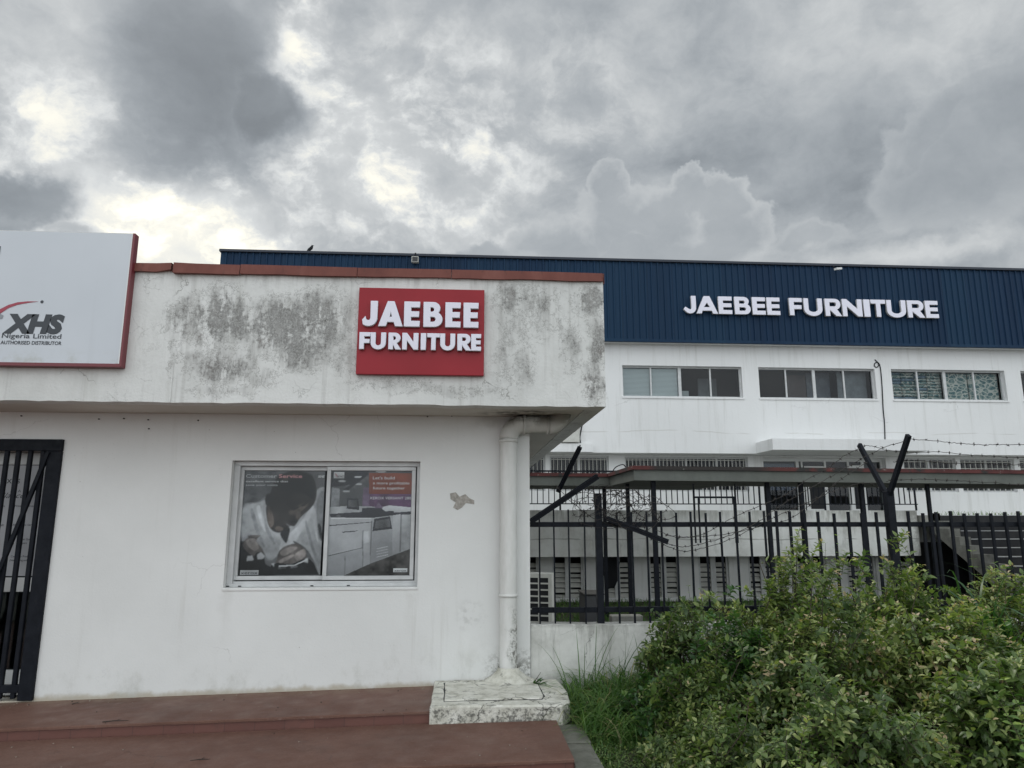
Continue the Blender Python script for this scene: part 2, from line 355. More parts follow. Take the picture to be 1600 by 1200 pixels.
def f_wall(g):
    p = g.pos(); x, y, z = g.sep(p)[0:3]
    base = g.ramp(g.noise(p, .9, 6, .62), [(.3, (.64, .645, .63)), (.6, (.70, .705, .69)), (.8, (.73, .73, .72))])
    wz = g.sep(g.warp(p, 6, .12, 4))[2]; zt = g.sub(wz, g.add(.205, g.mul(g.add(x, 3.4), .02)))
    line = g.ss(zt, .045, -.01); col = g.mix(g.mul(line, .75), base, (.36, .31, .22))
    low = g.mul(g.ss(zt, .5, .0), g.ss(g.noise(g.vm('MULTIPLY', p, (1, 1, .7)), 5, 6, .7), .5, .75)); col = g.mix(g.mul(low, .5), col, (.42, .42, .38))
    # dirt around the downpipe foot and the window head
    X, Y, Z = g.sep(g.warp(p, 4, .22, 5))[0:3]; foot = g.ss(g.blob(X, Z, .5, .32, .42, .30), 0, .7)
    col = g.mix(g.mul(foot, g.ss(g.noise(p, 24, 7, .75), .44, .60)), col, (.24, .24, .22))
    sm = g.ss(g.blob(X, Z, .06, .85, .16, .14), 0, .8); col = g.mix(g.mul(g.mul(sm, .45), g.ss(g.noise(p, 18, 6), .42, .62)), col, (.40, .40, .38))
    sk = g.mul(g.ss(g.noise(g.vm('MULTIPLY', p, (9, 9, .5)), 1.6, 5, .65), .54, .72), g.ss(g.noise(p, .8, 3), .4, .65)); col = g.mix(g.mul(sk, .22), col, (.44, .43, .39))
    und = g.mul(g.ss(Z, .5, 1.05), g.mul(g.ss(Z, 1.08, 1.0), g.mx(g.ss(g.m('ABSOLUTE', g.sub(X, -1.98)), .07, .0), g.ss(g.m('ABSOLUTE', g.sub(X, -.45)), .06, .0)))); col = g.mix(g.mul(und, .16), col, (.35, .34, .30))
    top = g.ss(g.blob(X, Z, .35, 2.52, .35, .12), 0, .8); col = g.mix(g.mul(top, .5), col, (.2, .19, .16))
    spk = g.mul(g.ss(g.vor(p, 9), .035, .02), g.ss(g.noise(p, 2.3, 2), .55, .6)); col = g.mix(g.mul(spk, .8), col, (.16, .14, .12))
    sp2 = g.mul(g.ss(g.noise(p, 55, 3, .6), .68, .72), g.ss(g.noise(p, 1.1, 3), .5, .6)); col = g.mix(g.mul(sp2, .3), col, (.34, .33, .30))
    ck = cracks(g, p, 1.5, .30, .007, .9, .57); col = g.mix(ck, col, (.27, .26, .24))
    h = g.add(g.mul(g.noise(p, 60, 4, .6), .35), g.mul(g.noise(p, 6, 4), .8)); h = g.sub(h, g.mul(ck, .4))
    return dict(color=col, rough=.82, bump=(h, .32, .012))
def f_plinth(g):
    p = g.pos(); base = g.ramp(g.noise(p, 3, 7, .68), [(.32, (.40, .40, .37)), (.5, (.56, .56, .53)), (.7, (.68, .68, .65))])
    st = g.ss(g.noise(g.vm('MULTIPLY', p, (4, 4, .6)), 2.2, 6, .7), .52, .66); col = g.mix(g.mul(st, .5), base, (.22, .22, .20))
    z = g.sep(p)[2]; top = g.mul(g.ss(z, .70, .745), g.ss(g.noise(p, 14, 6, .7), .35, .55)); col = g.mix(g.mul(top, .6), col, (.20, .20, .18))
    col = g.mix(cracks(g, p, 3, .6, .015, 1.5, .5), col, (.12, .12, .11))
    return dict(color=col, rough=.9, bump=(g.noise(p, 40, 6, .65), .4, .012))
def f_bigwall(g):
    p = g.pos(); base = g.ramp(g.noise(p, .35, 6, .6), [(.3, (.67, .675, .67)), (.7, (.74, .745, .74))])
    x, y, z = g.sep(p)[0:3]
    ln = g.mul(g.ss(g.m('ABSOLUTE', g.sub(g.add(z, g.mul(g.noise(p, .6, 4), .25)), 4.25)), .022, .008), g.ss(g.noise(p, .5, 2), .46, .52)); col = g.mix(g.mul(ln, .35), base, (.4, .38, .34))
    st = g.mul(g.ss(g.noise(g.vm('MULTIPLY', p, (1.6, 1, .09)), 4, 6, .7), .50, .70), .36); col = g.mix(st, col, (.47, .47, .44))
    col = g.mix(cracks(g, p, .8, .30, .008, .5, .6), col, (.25, .24, .22))
    fl = g.mul(g.ss(g.noise(p, 3.3, 5, .7), .71, .73), .7); col = g.mix(fl, col, (.3, .27, .22))
    return dict(color=col, rough=.8, bump=(g.noise(p, 12, 5), .15, .02))
def f_parapet(g):
    p = g.pos(); x, y, z = g.sep(p)[0:3]
    base = g.ramp(g.noise(p, 1.2, 7, .66), [(.34, (.50, .50, .47)), (.52, (.68, .69, .66)), (.7, (.76, .77, .75))])
    top = g.mul(g.ss(z, 1.45, 1.86), g.ss(g.noise(g.vm('MULTIPLY', p, (3, 1, .4)), 2, 6, .7), .36, .60)); col = g.mix(g.mul(top, .75), base, (.26, .26, .23))
    edge = g.mul(g.ss(x, 10.9, 11.55), g.ss(g.noise(p, 3, 6, .7), .35, .55)); col = g.mix(g.mul(edge, .7), col, (.16, .16, .14))
    st = g.ss(g.noise(g.vm('MULTIPLY', p, (1, 1, .3)), 2.6, 6, .7), .54, .68); col = g.mix(g.mul(st, .45), col, (.28, .28, .25))
    ln = g.mul(g.ss(g.m('ABSOLUTE', g.sub(g.add(z, g.mul(g.noise(p, 1.5, 4), .12)), 1.22)), .02, .006), g.ss(g.noise(p, .8, 2), .45, .52)); col = g.mix(g.mul(ln, .6), col, (.2, .2, .18))
    return dict(color=col, rough=.9, bump=(g.noise(p, 14, 6), .3, .02))
def f_conc(g, a=(.20, .20, .18), b=(.42, .42, .38)):
    p = g.pos(); col = g.ramp(g.noise(p, 3, 8, .7), [(.3, a), (.7, b)])
    return dict(color=col, rough=.92, bump=(g.noise(p, 35, 6, .7), .4, .012))
def f_pad(g):
    p = g.pos(); x, y, z = g.sep(p)[0:3]
    base = g.ramp(g.noise(p, 9, 8, .72), [(.30, (.34, .33, .27)), (.48, (.58, .57, .50)), (.65, (.70, .69, .63))])
    side = g.ss(z, .295, .275); blot = g.ss(g.add(g.mul(g.noise(p, 5, 4, .6), .5), g.mul(g.noise(p, 38, 6, .7), .5)), .46, .56)
    col = g.mix(g.mul(g.mul(side, blot), .85), base, (.085, .085, .075))
    col = g.mix(g.mul(g.mul(g.sub(1, side), g.ss(g.noise(g.vm('MULTIPLY', p, (1, 2.2, 1)), 7, 8, .78), .54, .64)), .8), col, (.13, .13, .11))
    col = g.mix(cracks(g, p, 3.2, .9, .02, 1.5, .40), col, (.05, .05, .04))
    return dict(color=col, rough=.95, bump=(g.noise(p, 40, 7, .7), .7, .015))
def f_tile(g):                                      # red terrace paint and riser tiles
    p = g.pos(); x, y, z = g.sep(p)[0:3]
    base = g.ramp(g.noise(p, 1.6, 7, .62), [(.3, (.105, .053, .039)), (.5, (.138, .072, .053)), (.72, (.165, .092, .070))])
    sc = g.mul(g.ss(g.noise(g.vm('MULTIPLY', p, (1.2, 9, 1)), 7, 8, .75), .56, .70), .35); col = g.mix(sc, base, (.27, .16, .14))
    col = g.mix(g.mul(g.ss(g.noise(p, 60, 4, .7), .68, .74), .4), col, (.34, .27, .23))
    col = g.mix(1.0, col, g.ramp(g.noise(p, 70, 3, .65), [(.3, (.86, .85, .85)), (.7, (1.13, 1.13, 1.13))]), 'MULTIPLY'); col = g.mix(g.mul(g.ss(g.noise(g.vm('MULTIPLY', p, (.5, 14, 1)), 22, 3, .6), .60, .68), .25), col, (.30, .22, .19))
    ed = g.mul(g.ss(g.noise(p, 4, 5, .7), .60, .66), .3); col = g.mix(ed, col, (.10, .05, .045))
    col = g.mix(cracks(g, p, 1.1, .7, .006, .8, .52), col, (.05, .03, .025)); chip = g.ss(g.noise(p, 48, 5, .75), .64, .67); col = g.mix(g.mul(chip, .55), col, (.30, .22, .17)); dk = g.ss(g.noise(g.vm('ADD', p, (9, 2, 0)), 3.1, 7, .75), .55, .66); col = g.mix(g.mul(dk, .35), col, (.085, .05, .04)); wall = g.ss(y, 6.05, 6.32); col = g.mix(g.mul(g.mul(wall, g.ss(g.noise(p, 9, 6, .7), .35, .6)), .5), col, (.22, .17, .12)); dust = g.mul(g.ss(g.noise(g.vm('ADD', p, (3, 1, 0)), .8, 6, .7), .50, .68), .30); col = g.mix(dust, col, (.19, .135, .11))
    return dict(color=col, rough=g.lin(g.noise(p, 7, 5), .3, .7, .5, .8), bump=(g.noise(p, 30, 5), .12, .006))
def f_riser(g):
    p = g.pos(); x, y, z = g.sep(p)[0:3]
    cell = g.m('FRACT', g.mul(x, 1 / .21)); j = g.mx(g.ss(cell, .02, .0), g.ss(cell, .98, 1.0))
    base = g.ramp(g.noise(g.comb(g.m('FLOOR', g.mul(x, 1 / .21)), 0, 0), 3.7, 1), [(.3, (.105, .042, .034)), (.7, (.16, .068, .052))])
    base = g.mix(g.mul(g.ss(g.noise(p, 8, 6, .7), .5, .7), .5), base, (.075, .04, .034)); col = g.mix(g.mul(j, .8), base, (.05, .03, .027))
    return dict(color=col, rough=.5, bump=(g.noise(p, 30, 4), .15, .006))
def f_redcap(g):
    p = g.pos(); col = g.ramp(g.noise(g.vm('MULTIPLY', p, (1, 1, .4)), 4, 6, .65), [(.3, (.12, .040, .032)), (.55, (.165, .058, .045)), (.75, (.21, .085, .068))]); col = g.mix(g.mul(g.ss(g.noise(g.vm('MULTIPLY', p, (3, 1, 1)), 5, 7, .75), .56, .66), .5), col, (.06, .035, .03))
    return dict(color=col, rough=.55, bump=(g.noise(p, 5, 3), .3, .02))
def f_blue(g):
    p = g.pos(); col = g.ramp(g.noise(g.vm('MULTIPLY', p, (1.2, 1, .12)), 2.2, 5, .6), [(.3, (.0065, .021, .050)), (.7, (.010, .031, .070))])
    pn = g.noise(g.comb(g.m('FLOOR', g.mul(g.sep(p)[0], 1 / .76)), 0, 0), 5.3, 1); col = g.mix(g.ss(pn, .3, .7, 0, .8), col, (.012, .040, .080)); x = g.sep(p)[0]; z = g.sep(p)[2]; fx = g.m('FRACT', g.mul(x, 1 / .76)); col = g.mix(g.mul(g.ss(fx, .025, .0), .6), col, (.003, .008, .02)); col = g.mix(g.mul(g.ss(g.noise(g.vm('MULTIPLY', p, (2.5, 1, .08)), 3, 5, .6), .52, .72), .4), col, (.022, .045, .075))
    return dict(color=col, rough=.6)
def f_redpanel(g):
    p = g.pos(); col = g.ramp(g.noise(p, 2.0, 5), [(.3, (.25, .014, .022)), (.7, (.30, .018, .028))])
    return dict(color=col, rough=.38)
def f_black(g):
    p = g.pos(); col = g.ramp(g.noise(p, 12, 6, .7), [(.35, (.006, .0075, .011)), (.62, (.011, .013, .018)), (.8, (.03, .022, .016))])
    return dict(color=col, rough=g.lin(g.noise(p, 18, 4), .3, .7, .4, .7), bump=(g.noise(p, 60, 4), .2, .004))
def f_panel(g):
    p = g.pos(); z = g.sep(p)[2]; col = g.ramp(g.noise(p, 1.2, 4), [(.3, (.50, .53, .565)), (.7, (.545, .575, .61))])
    d = g.mul(g.ss(z, 2.95, 2.82), g.ss(g.noise(p, 9, 6, .7), .45, .7)); col = g.mix(g.mul(d, .5), col, (.33, .33, .27))
    st = g.mul(g.ss(g.noise(g.vm('MULTIPLY', p, (5, 5, .15)), 2, 4), .56, .72), .12); col = g.mix(st, col, (.37, .38, .39))
    return dict(color=col, rough=.28)
def f_pipe(g):
    p = g.pos(); x, y, z = g.sep(p)[0:3]; col = g.ramp(g.noise(g.vm('MULTIPLY', p, (2, 2, .5)), 5, 6, .65), [(.3, (.54, .54, .51)), (.7, (.68, .68, .66))])
    X, Y, Z = g.sep(g.warp(p, 7, .25, 4))[0:3]
    d1 = g.mul(g.ss(g.blob(X, Z, .47, .62, .14, .34), 0, .6), g.ss(g.noise(p, 30, 7, .75), .44, .58)); col = g.mix(g.mul(d1, .85), col, (.12, .12, .10))
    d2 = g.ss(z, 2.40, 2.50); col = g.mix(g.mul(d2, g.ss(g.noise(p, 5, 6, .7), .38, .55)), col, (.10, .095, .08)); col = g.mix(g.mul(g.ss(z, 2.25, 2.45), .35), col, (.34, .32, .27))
    return dict(color=col, rough=.6, bump=(g.noise(p, 40, 4), .2, .006))
def f_canopy(g):
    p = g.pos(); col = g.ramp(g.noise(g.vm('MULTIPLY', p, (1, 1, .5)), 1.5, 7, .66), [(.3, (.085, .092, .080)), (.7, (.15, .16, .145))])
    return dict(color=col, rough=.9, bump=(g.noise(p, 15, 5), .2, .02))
def f_edge(g):                                      # weathered red edging: paint, black mould, bare patches
    p = g.pos(); red = g.ramp(g.noise(p, 3, 6, .7), [(.3, (.05, .012, .012)), (.7, (.12, .03, .026))])
    ex = g.mul(g.ss(g.sep(p)[0], 3.3, 3.6), g.ss(g.sep(p)[0], 6.0, 5.4)); col = g.mix(g.mx(g.ss(g.noise(p, 1.1, 5, .7), .52, .60), g.mul(ex, .93)), red, (.02, .02, .018)); col = g.mix(g.ss(g.noise(g.vm('MULTIPLY', p, (1, 1, 3)), 6, 7, .75), .63, .67), col, (.34, .34, .31))
    return dict(color=col, rough=.8, bump=(g.noise(p, 20, 5), .3, .01))
def f_asphalt(g):
    p = g.pos(); return dict(color=g.ramp(g.noise(p, 2.5, 8, .7), [(.3, (.035, .035, .033)), (.7, (.075, .073, .068))]), rough=.9, bump=(g.noise(p, 60, 5), .4, .01))
def f_soil(g):
    p = g.pos(); return dict(color=g.ramp(g.noise(p, 4, 8, .7), [(.3, (.035, .032, .020)), (.55, (.075, .066, .045)), (.75, (.14, .125, .095))]), rough=.95, bump=(g.noise(p, 30, 7, .7), .8, .03))
def f_kerb(g):
    p = g.pos(); col = g.ramp(g.noise(p, 6, 8, .7), [(.3, (.09, .092, .072)), (.6, (.16, .16, .135)), (.8, (.24, .24, .21))])
    return dict(color=col, rough=.95, bump=(g.noise(p, 40, 6), .5, .012))
def f_alu(g):
    p = g.pos(); return dict(color=g.ramp(g.noise(p, 9, 5), [(.3, (.46, .47, .47)), (.7, (.57, .58, .58))]), rough=.42)
def f_fabric(g):
    p = g.pos(); q = g.comb(g.sep(p)[0], 0, g.sep(p)[2]); q2 = g.warp(q, 3, .15, 2)
    v = g.vor(g.vm('MULTIPLY', q2, (1, 1, 1.6)), 5.5, 'DISTANCE_TO_EDGE'); n = g.noise(q, 9, 3, .5)
    col = g.mix(g.ss(v, .06, .11), (.34, .36, .33), g.mix(g.ss(n, .45, .55), (.05, .11, .12), (.15, .21, .20)))
    return dict(color=col, rough=.8)
M = dict(
    fascia=mat('weathered_fascia_plaster', f_fascia), soffit=mat('soffit_plaster', f_soffit), wall=mat('white_house_plaster', f_wall), plinth=mat('stained_plinth', f_plinth),
    bigwall=mat('warehouse_plaster', f_bigwall), parapet=mat('stained_parapet', f_parapet), conc=mat('raw_concrete', f_conc), pad=mat('mossy_white_concrete', f_pad),
    tile=mat('red_floor_paint', f_tile, spec=.3), riser=mat('red_riser_tile', f_riser), redcap=mat('red_metal_capping', f_redcap, spec=.2), blue=mat('blue_cladding', f_blue, spec=.15), redpanel=mat('red_acrylic', f_redpanel, spec=.25),
    letter=mat('white_acrylic', color=(.72, .71, .80), rough=.35), letterside=mat('letter_return', color=(.46, .46, .46), rough=.5),
    black=mat('black_painted_steel', f_black, spec=.12), panel=mat('sign_face', f_panel), maroon=mat('maroon_frame', color=(.15, .022, .03), rough=.4),
    pipe=mat('painted_pipe', f_pipe), canopy=mat('canopy_concrete', f_canopy), edge=mat('weathered_red_edging', f_edge), asphalt=mat('asphalt', f_asphalt), soil=mat('soil', f_soil),
    kerb=mat('old_kerb', f_kerb), alu=mat('aluminium', f_alu), white=mat('white_paint', color=(.66, .67, .66), rough=.5), dark=mat('dark_interior', color=(.012, .013, .015), rough=.8),
    darkgrey=mat('dark_grey', color=(.04, .042, .045), rough=.7), ink=mat('sign_ink', color=(.022, .028, .036), rough=.4), inkred=mat('sign_red_ink', color=(.30, .03, .055), rough=.4),
    fabric=mat('patterned_fabric', f_fabric), blind=mat('blind_slat', color=(.44, .46, .45), rough=.6), rust=mat('rusty_wire', color=(.022, .018, .016), rough=.7),
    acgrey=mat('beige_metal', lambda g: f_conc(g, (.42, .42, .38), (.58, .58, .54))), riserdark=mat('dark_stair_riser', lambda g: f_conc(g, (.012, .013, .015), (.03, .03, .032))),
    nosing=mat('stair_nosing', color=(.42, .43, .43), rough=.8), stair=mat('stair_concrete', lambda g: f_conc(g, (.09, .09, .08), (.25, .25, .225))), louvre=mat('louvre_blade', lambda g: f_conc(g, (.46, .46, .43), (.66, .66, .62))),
    bluepanel=mat('blue_glass_panel', color=(.012, .03, .075), rough=.2), cloth=mat('black_cloth', color=(.008, .009, .012), rough=.9), roofm=mat('roof_grey', color=(.12, .12, .12), rough=.8))
def glass(name, tint, refl):
    m = bpy.data.materials.new(name); m.use_nodes = True; nt = m.node_tree; nt.nodes.clear(); g = G(nt)
    o = g.n.new('ShaderNodeOutputMaterial'); t = g.n.new('ShaderNodeBsdfTransparent'); t.inputs[0].default_value = (*tint, 1)
    gl = g.n.new('ShaderNodeBsdfGlossy'); gl.inputs['Roughness'].default_value = .03; gl.inputs[0].default_value = (.95, .97, 1, 1)
    fr = g.n.new('ShaderNodeFresnel'); fr.inputs[0].default_value = 1.5; f = g.m('MULTIPLY', fr.outputs[0], refl, clamp=True)
    mx = g.n.new('ShaderNodeMixShader'); g.l.new(f, mx.inputs[0]); g.l.new(t.outputs[0], mx.inputs[1]); g.l.new(gl.outputs[0], mx.inputs[2]); g.l.new(mx.outputs[0], o.inputs[0]); return m
M['glass'] = glass('window_glass', (.94, .96, .96), .28); M['glassdark'] = glass('tinted_glass', (.72, .77, .78), .7)
M['grit'] = mat('grit', color=(.26, .22, .18), rough=.9)
def flatm(name, c, n=0.12, scale=9, rough=.45):
    def f(g):
        p = g.pos(); a = tuple(k * (1 - n) for k in c); b = tuple(min(1, k * (1 + n)) for k in c)
        return dict(color=g.ramp(g.noise(p, scale, 5, .6), [(.3, a), (.7, b)]), rough=rough)
    return mat(name, f, color=c, rough=rough)
rnd = random.Random(5)
# ------------------------------------------------------------------ ground
def structure(name, mb): o = mb.build(name); o['kind'] = 'structure'; return o
b = MB(); b.box(-150, 150, -60, 240, -.9, -.45, M['asphalt']); structure('ground', b)
b = MB(); b.box(-9, 30, 7, 13.3, -.6, -.25, M['asphalt']); structure('path', b)
b = MB(); b.box(.96, 14, -4, 6.33, -.195, .10, M['soil']); structure('soil_bed', b)
b = MB(); n = 24
b.box(-14, .74, -4, -.02, -.195, -.02, M['kerb'])
structure('pavement', b)
def zl(x, d=0.0): return .182 + .0225 * (x + .2) - d
b = MB()
def slopebox(mb, x0, x1, y0, y1, d, zb, mt, mr):
    n = int((x1 - x0) / .045); X = np.linspace(x0, x1, n + 1); fr = [y0 + rnd.uniform(-.0025, .0025) + (.010 if rnd.random() < .04 else 0) for _ in X]; zj = [rnd.uniform(-.0015, .0015) for _ in X]
    for k in range(n):
        a, c = X[k], X[k + 1]; za, zc_ = zl(a, d), zl(c, d); fa, fc = fr[k], fr[k + 1]; ta, tc = za - .004 + zj[k], zc_ - .004 + zj[k + 1]
        mb.quad((a, fa + .01, za), (c, fc + .01, zc_), (c, y1, zc_), (a, y1, za), mt); mb.quad((a, fa, ta), (c, fc, tc), (c, fc + .01, zc_), (a, fa + .01, za), mt)
        mb.quad((a, fa, ta - .014), (c, fc, tc - .014), (c, fc, tc), (a, fa, ta), mt); mb.quad((a, y0 + .014, ta - .014), (c, y0 + .014, tc - .014), (c, fc, tc - .014), (a, fa, ta - .014), mt)
        mb.quad((a, y0 + .014, zb), (c, y0 + .014, zb), (c, y0 + .014, tc - .014), (a, y0 + .014, ta - .014), mr)
    mb.quad((x1, y0, zb), (x1, y1, zb), (x1, y1, zl(x1, d)), (x1, y0, zl(x1, d)), mr); mb.quad((x0, y1, zb), (x0, y0, zb), (x0, y0, zl(x0, d)), (x0, y1, zl(x0, d)), mr)
slopebox(b, -9.5, -.232, 5.50, 6.30, -.081, .0, M['tile'], M['riser'])
slopebox(b, -9.5, .682, 4.59, 5.50, .0, .0, M['tile'], M['riser'])
slopebox(b, -9.5, .676, -3.5, 4.59, .095, -.1, M['tile'], M['riser'])
b.box(-.232, .68, 5.5, 6.3, -.05, .17, M['kerb'])
structure('terrace', b)
b = MB()
for i in range(14):
    y0 = 5.46 - i * .42; w = .17 + .02 * rnd.random(); z = .165 - .006 * i + rnd.uniform(-.004, .004)
    b.box(.686 + .003 * (i % 2), .686 + w, y0 - .415, y0, -.1, z, M['kerb'], .006)
structure('kerb', b)

def twig(px, py, z, ln, lab):
    d = ray(px, py); t = (z - EYE) / d[2]; p = np.array([d[0] * t, d[1] * t, z + .004]); q = MB()
    q.tube([p, p + np.array([ln * .4, .012, .004]), p + np.array([ln * .7, -.004, .010]), p + np.array([ln, .02, .002])], [.0035, .003, .0025, .0012], M['rust'], 5); q.tube([p + np.array([ln * .5, .008, .004]), p + np.array([ln * .6, .05, .006])], [.002, .001], M['rust'], 4)
    tag(q.build('twig', None, tuple(p)), lab, 'twig')
twig(160, 1129, zl(-2.6, -.081), .17, 'thin dark twig lying near the edge of the upper red step'); twig(297, 1190, zl(-1.9), .12, 'short dark twig on the lower red step near the bottom edge'); twig(112, 1101, zl(-3.1, -.081), .05, 'tiny twig bit on the upper red step close to the barred door')
R6 = np.random.default_rng(6)
b = MB()
for k in range(80):
    x = R6.uniform(-3.8, .7); y = R6.choice([R6.uniform(6.16, 6.29), R6.uniform(5.5, 6.25), R6.uniform(4.65, 5.45)]); up = y > 5.5 and x < -.25
    if y > 5.42 and x > -.25: continue
    z = zl(x, -.081 if up else 0); r = R6.uniform(.002, .0045); b.box(x - r, x + r * R6.uniform(.6, 1.6), y - r, y + r, z - .001, z + r, M['grit'] if k % 3 else M['rust'])
tag(b.build('grit'), 'pale grit and crumbs scattered over the red steps', 'grit', None, 'stuff')
# ------------------------------------------------------------------ shop house
H = thing('shop_building', (-2, 6.3, .1), 'low white rendered shop with stained roof fascia, red metal capping, barred door and poster window', 'shop building')
dx1 = -3.445; dz0, dz1 = .195, 2.293
wx0, wx1, wz0, wz1 = -2.013, -.392, 1.060, 2.130
b = MB(); b.wall(-9.5, .575, .0, 2.535, 6.30, 6.48, [(-5.25, dx1, dz0, dz1), (wx0, wx1, wz0, wz1)], M['wall'])
b.box(.40, .575, 6.48, 14.0, -.2, 2.535, M['wall']); b.box(-9.5, .40, 13.8, 14.0, -.2, 2.535, M['wall']); b.box(-9.5, -9.3, 6.48, 13.8, -.2, 2.535, M['wall'])
b.build('wall', H)
b = MB(); b.box(-9.2, .39, 6.9, 13.7, .0, .05, M['darkgrey']); b.box(-9.25, .395, 10.2, 10.3, .05, 2.5, M['darkgrey']); b.build('interior_floor', H)
b = MB()   # fascia ring; the front is subdivided with a slightly uneven lower arris
xs = np.linspace(-9.5, 1.147, 130); zb = [2.53 + rnd.uniform(-.004, .004) for _ in xs]
for i in range(len(xs) - 1):
    a, c = xs[i], xs[i + 1]
    b.quad((a, 5.65, zb[i]), (c, 5.65, zb[i + 1]), (c, 5.65, 3.655), (a, 5.65, 3.655), M['fascia']); b.quad((a, 5.65, zb[i]), (a, 5.80, zb[i]), (c, 5.80, zb[i + 1]), (c, 5.65, zb[i + 1]), M['fascia'])
b.quad((1.147, 5.65, zb[-1]), (1.147, 14.6, 2.53), (1.147, 14.6, 3.655), (1.147, 5.65, 3.655), M['fascia'])
b.quad((-9.5, 5.80, 2.56), (-9.5, 5.80, 3.655), (1.0, 5.80, 3.655), (1.0, 5.80, 2.56), M['fascia']); b.quad((-9.5, 5.65, 3.655), (1.147, 5.65, 3.655), (1.147, 5.80, 3.655), (-9.5, 5.80, 3.655), M['fascia'])
b.box(1.0, 1.146, 5.8, 14.6, 2.531, 3.65, M['fascia']); b.box(-9.5, 1.0, 14.45, 14.6, 2.531, 3.65, M['fascia']); b.box(-9.5, -9.35, 5.8, 14.45, 2.531, 3.65, M['fascia'])
b.build('fascia', H)
b = MB(); b.box(-9.34, .995, 5.78, 14.44, 2.536, 2.66, M['soffit']); b.build('soffit', H)
b = MB(); b.box(-9.34, .995, 5.81, 14.44, 3.2, 3.3, M['roofm']); b.build('roof', H)
caps = [(-9.5, at(268, 420, 5.62)[0]), (at(272, 420, 5.62)[0], at(375, 420, 5.62)[0]), (at(375.6, 420, 5.62)[0], at(558, 420, 5.62)[0]), (at(558.8, 420, 5.62)[0], at(705, 430, 5.62)[0]), (at(705.8, 430, 5.62)[0], at(942, 430, 5.62)[0])]
for k, (a, c) in enumerate(caps):
    b = MB(); n = max(4, int((c - a) / .12)); X = np.linspace(a, c, n); ph = rnd.random() * 6
    zt = [3.668 + .004 * sin(x * 2.1 + ph) for x in X]; zbt = [3.590 + .006 * sin(x * 1.7 + ph) + rnd.uniform(-.003, .003) for x in X]; yo = [5.622 + .006 * sin(x * 1.3 + ph) - (.002 if k % 2 else 0) for x in X]
    if k == 0: zbt[-1] += .014; yo[-1] -= .015
    if k == 1: zbt[0] -= .006; yo[0] -= .012
    for i in range(n - 1):
        p = [(X[i], yo[i] - .006, zbt[i]), (X[i + 1], yo[i + 1] - .006, zbt[i + 1]), (X[i + 1], yo[i + 1], zt[i + 1]), (X[i], yo[i], zt[i])]
        b.quad(*p, M['redcap']); b.quad(p[3], p[2], (X[i + 1], 5.88, zt[i + 1] + .004), (X[i], 5.88, zt[i] + .004), M['redcap'])
        b.quad((X[i], 5.648, zbt[i] + .002), (X[i + 1], 5.648, zbt[i + 1] + .002), p[1], p[0], M['redcap'])
    b.box(c - .004, c, 5.626, 5.66, 3.602, 3.662, M['redcap'])
    b.build('capping', H)
b = MB(); b.box(1.15, 1.156, 5.64, 14.6, 3.58, 3.672, M['redcap']); b.box(1.0, 1.156, 5.9, 14.6, 3.668, 3.674, M['redcap']); b.build('capping', H)
b = MB(); cx0 = at(272, 560, 5.65)[0]; b.box(cx0 - .012, cx0 + .004, 5.643, 5.652, 2.53, 2.86, M['fascia']); b.build('conduit', H)
pt = [at(px, py, 6.298) for px, py in [(703, 771), (712, 769), (718, 776), (727, 772), (733, 778), (741, 782), (741, 788), (728, 786), (722, 793), (715, 797), (708, 793), (712, 785), (704, 780)]]
b = MB(); b.flat([(p[0], p[2]) for p in pt], 6.2975, flatm('bare_plaster', (.33, .31, .28), .35, 40, .9)); b.build('plaster_scar', H)

for px, py in ((34, 650), (155, 655), (194, 654), (232, 656), (233, 670), (310, 657), (668, 651), (706, 650)) :
    p = at(px, py, 6.298); b = MB(); b.box(p[0] - .006, p[0] + .006, 6.285, 6.299, p[2] - .005, p[2] + .005, M['rust'], .002); b.build('nail', H)
# door with glass leaf and poster
D = MB(); Yd = 6.42
for a, c, e, f in [(-5.2, -3.50, 2.20, 2.29), (-3.545, -3.475, .2, 2.20), (-5.2, -5.13, .2, 2.20)]: D.box(a, c, Yd, Yd + .06, e, f, M['white'])
door = D.build('door', H)
zz = lambda py, Y=Yd: at(40, py, Y)[2]
b = MB(); b.box(-5.12, -3.56, Yd + .01, Yd + .05, zz(925), zz(902), M['white'], .004); b.build('door_rail', door); b = MB(); b.box(-5.12, -3.56, Yd + .01, Yd + .05, .21, zz(1047), M['white'], .004); b.build('door_rail', door); b = MB(); b.box(-5.12, -3.56, Yd + .01, Yd + .05, zz(726), 2.195, M['white'], .004); b.build('door_rail', door)
b = MB(); b.box(-5.12, -3.56, Yd + .02, Yd + .026, .3, 2.15, M['glassdark']); b.build('door_glass', door)
M['postergrey'] = flatm('poster_paper', (.46, .47, .49), .06, 3, .5)
b = MB(); pz0, pz1 = zz(900), zz(727); px1_ = at(64, 800, Yd)[0]
b.flat([(-4.65, pz0), (px1_, pz0), (px1_, pz1), (-4.65, pz1)], Yd + .016, M['postergrey']); b.box(-4.65, px1_, Yd + .012, Yd + .016, pz0 - .012, pz0, M['dark'])
def dtext(s, px0, px1, pyb, h, bold=0.0, shear=0.0):
    a = at(px0, pyb, Yd); c = at(px1, pyb, Yd); merge_into(b, text_mesh(s, h * Yd / 1105, M['ink'], c[0] - a[0], bold, shear), M['ink'], (a[0], Yd + .015, a[2]))
dtext('XHS', 8, 29, 755, 6.5, .02); dtext('AT A', 14, 31, 769, 4); dtext('Glance', -6, 37, 778, 8, 0, .5)
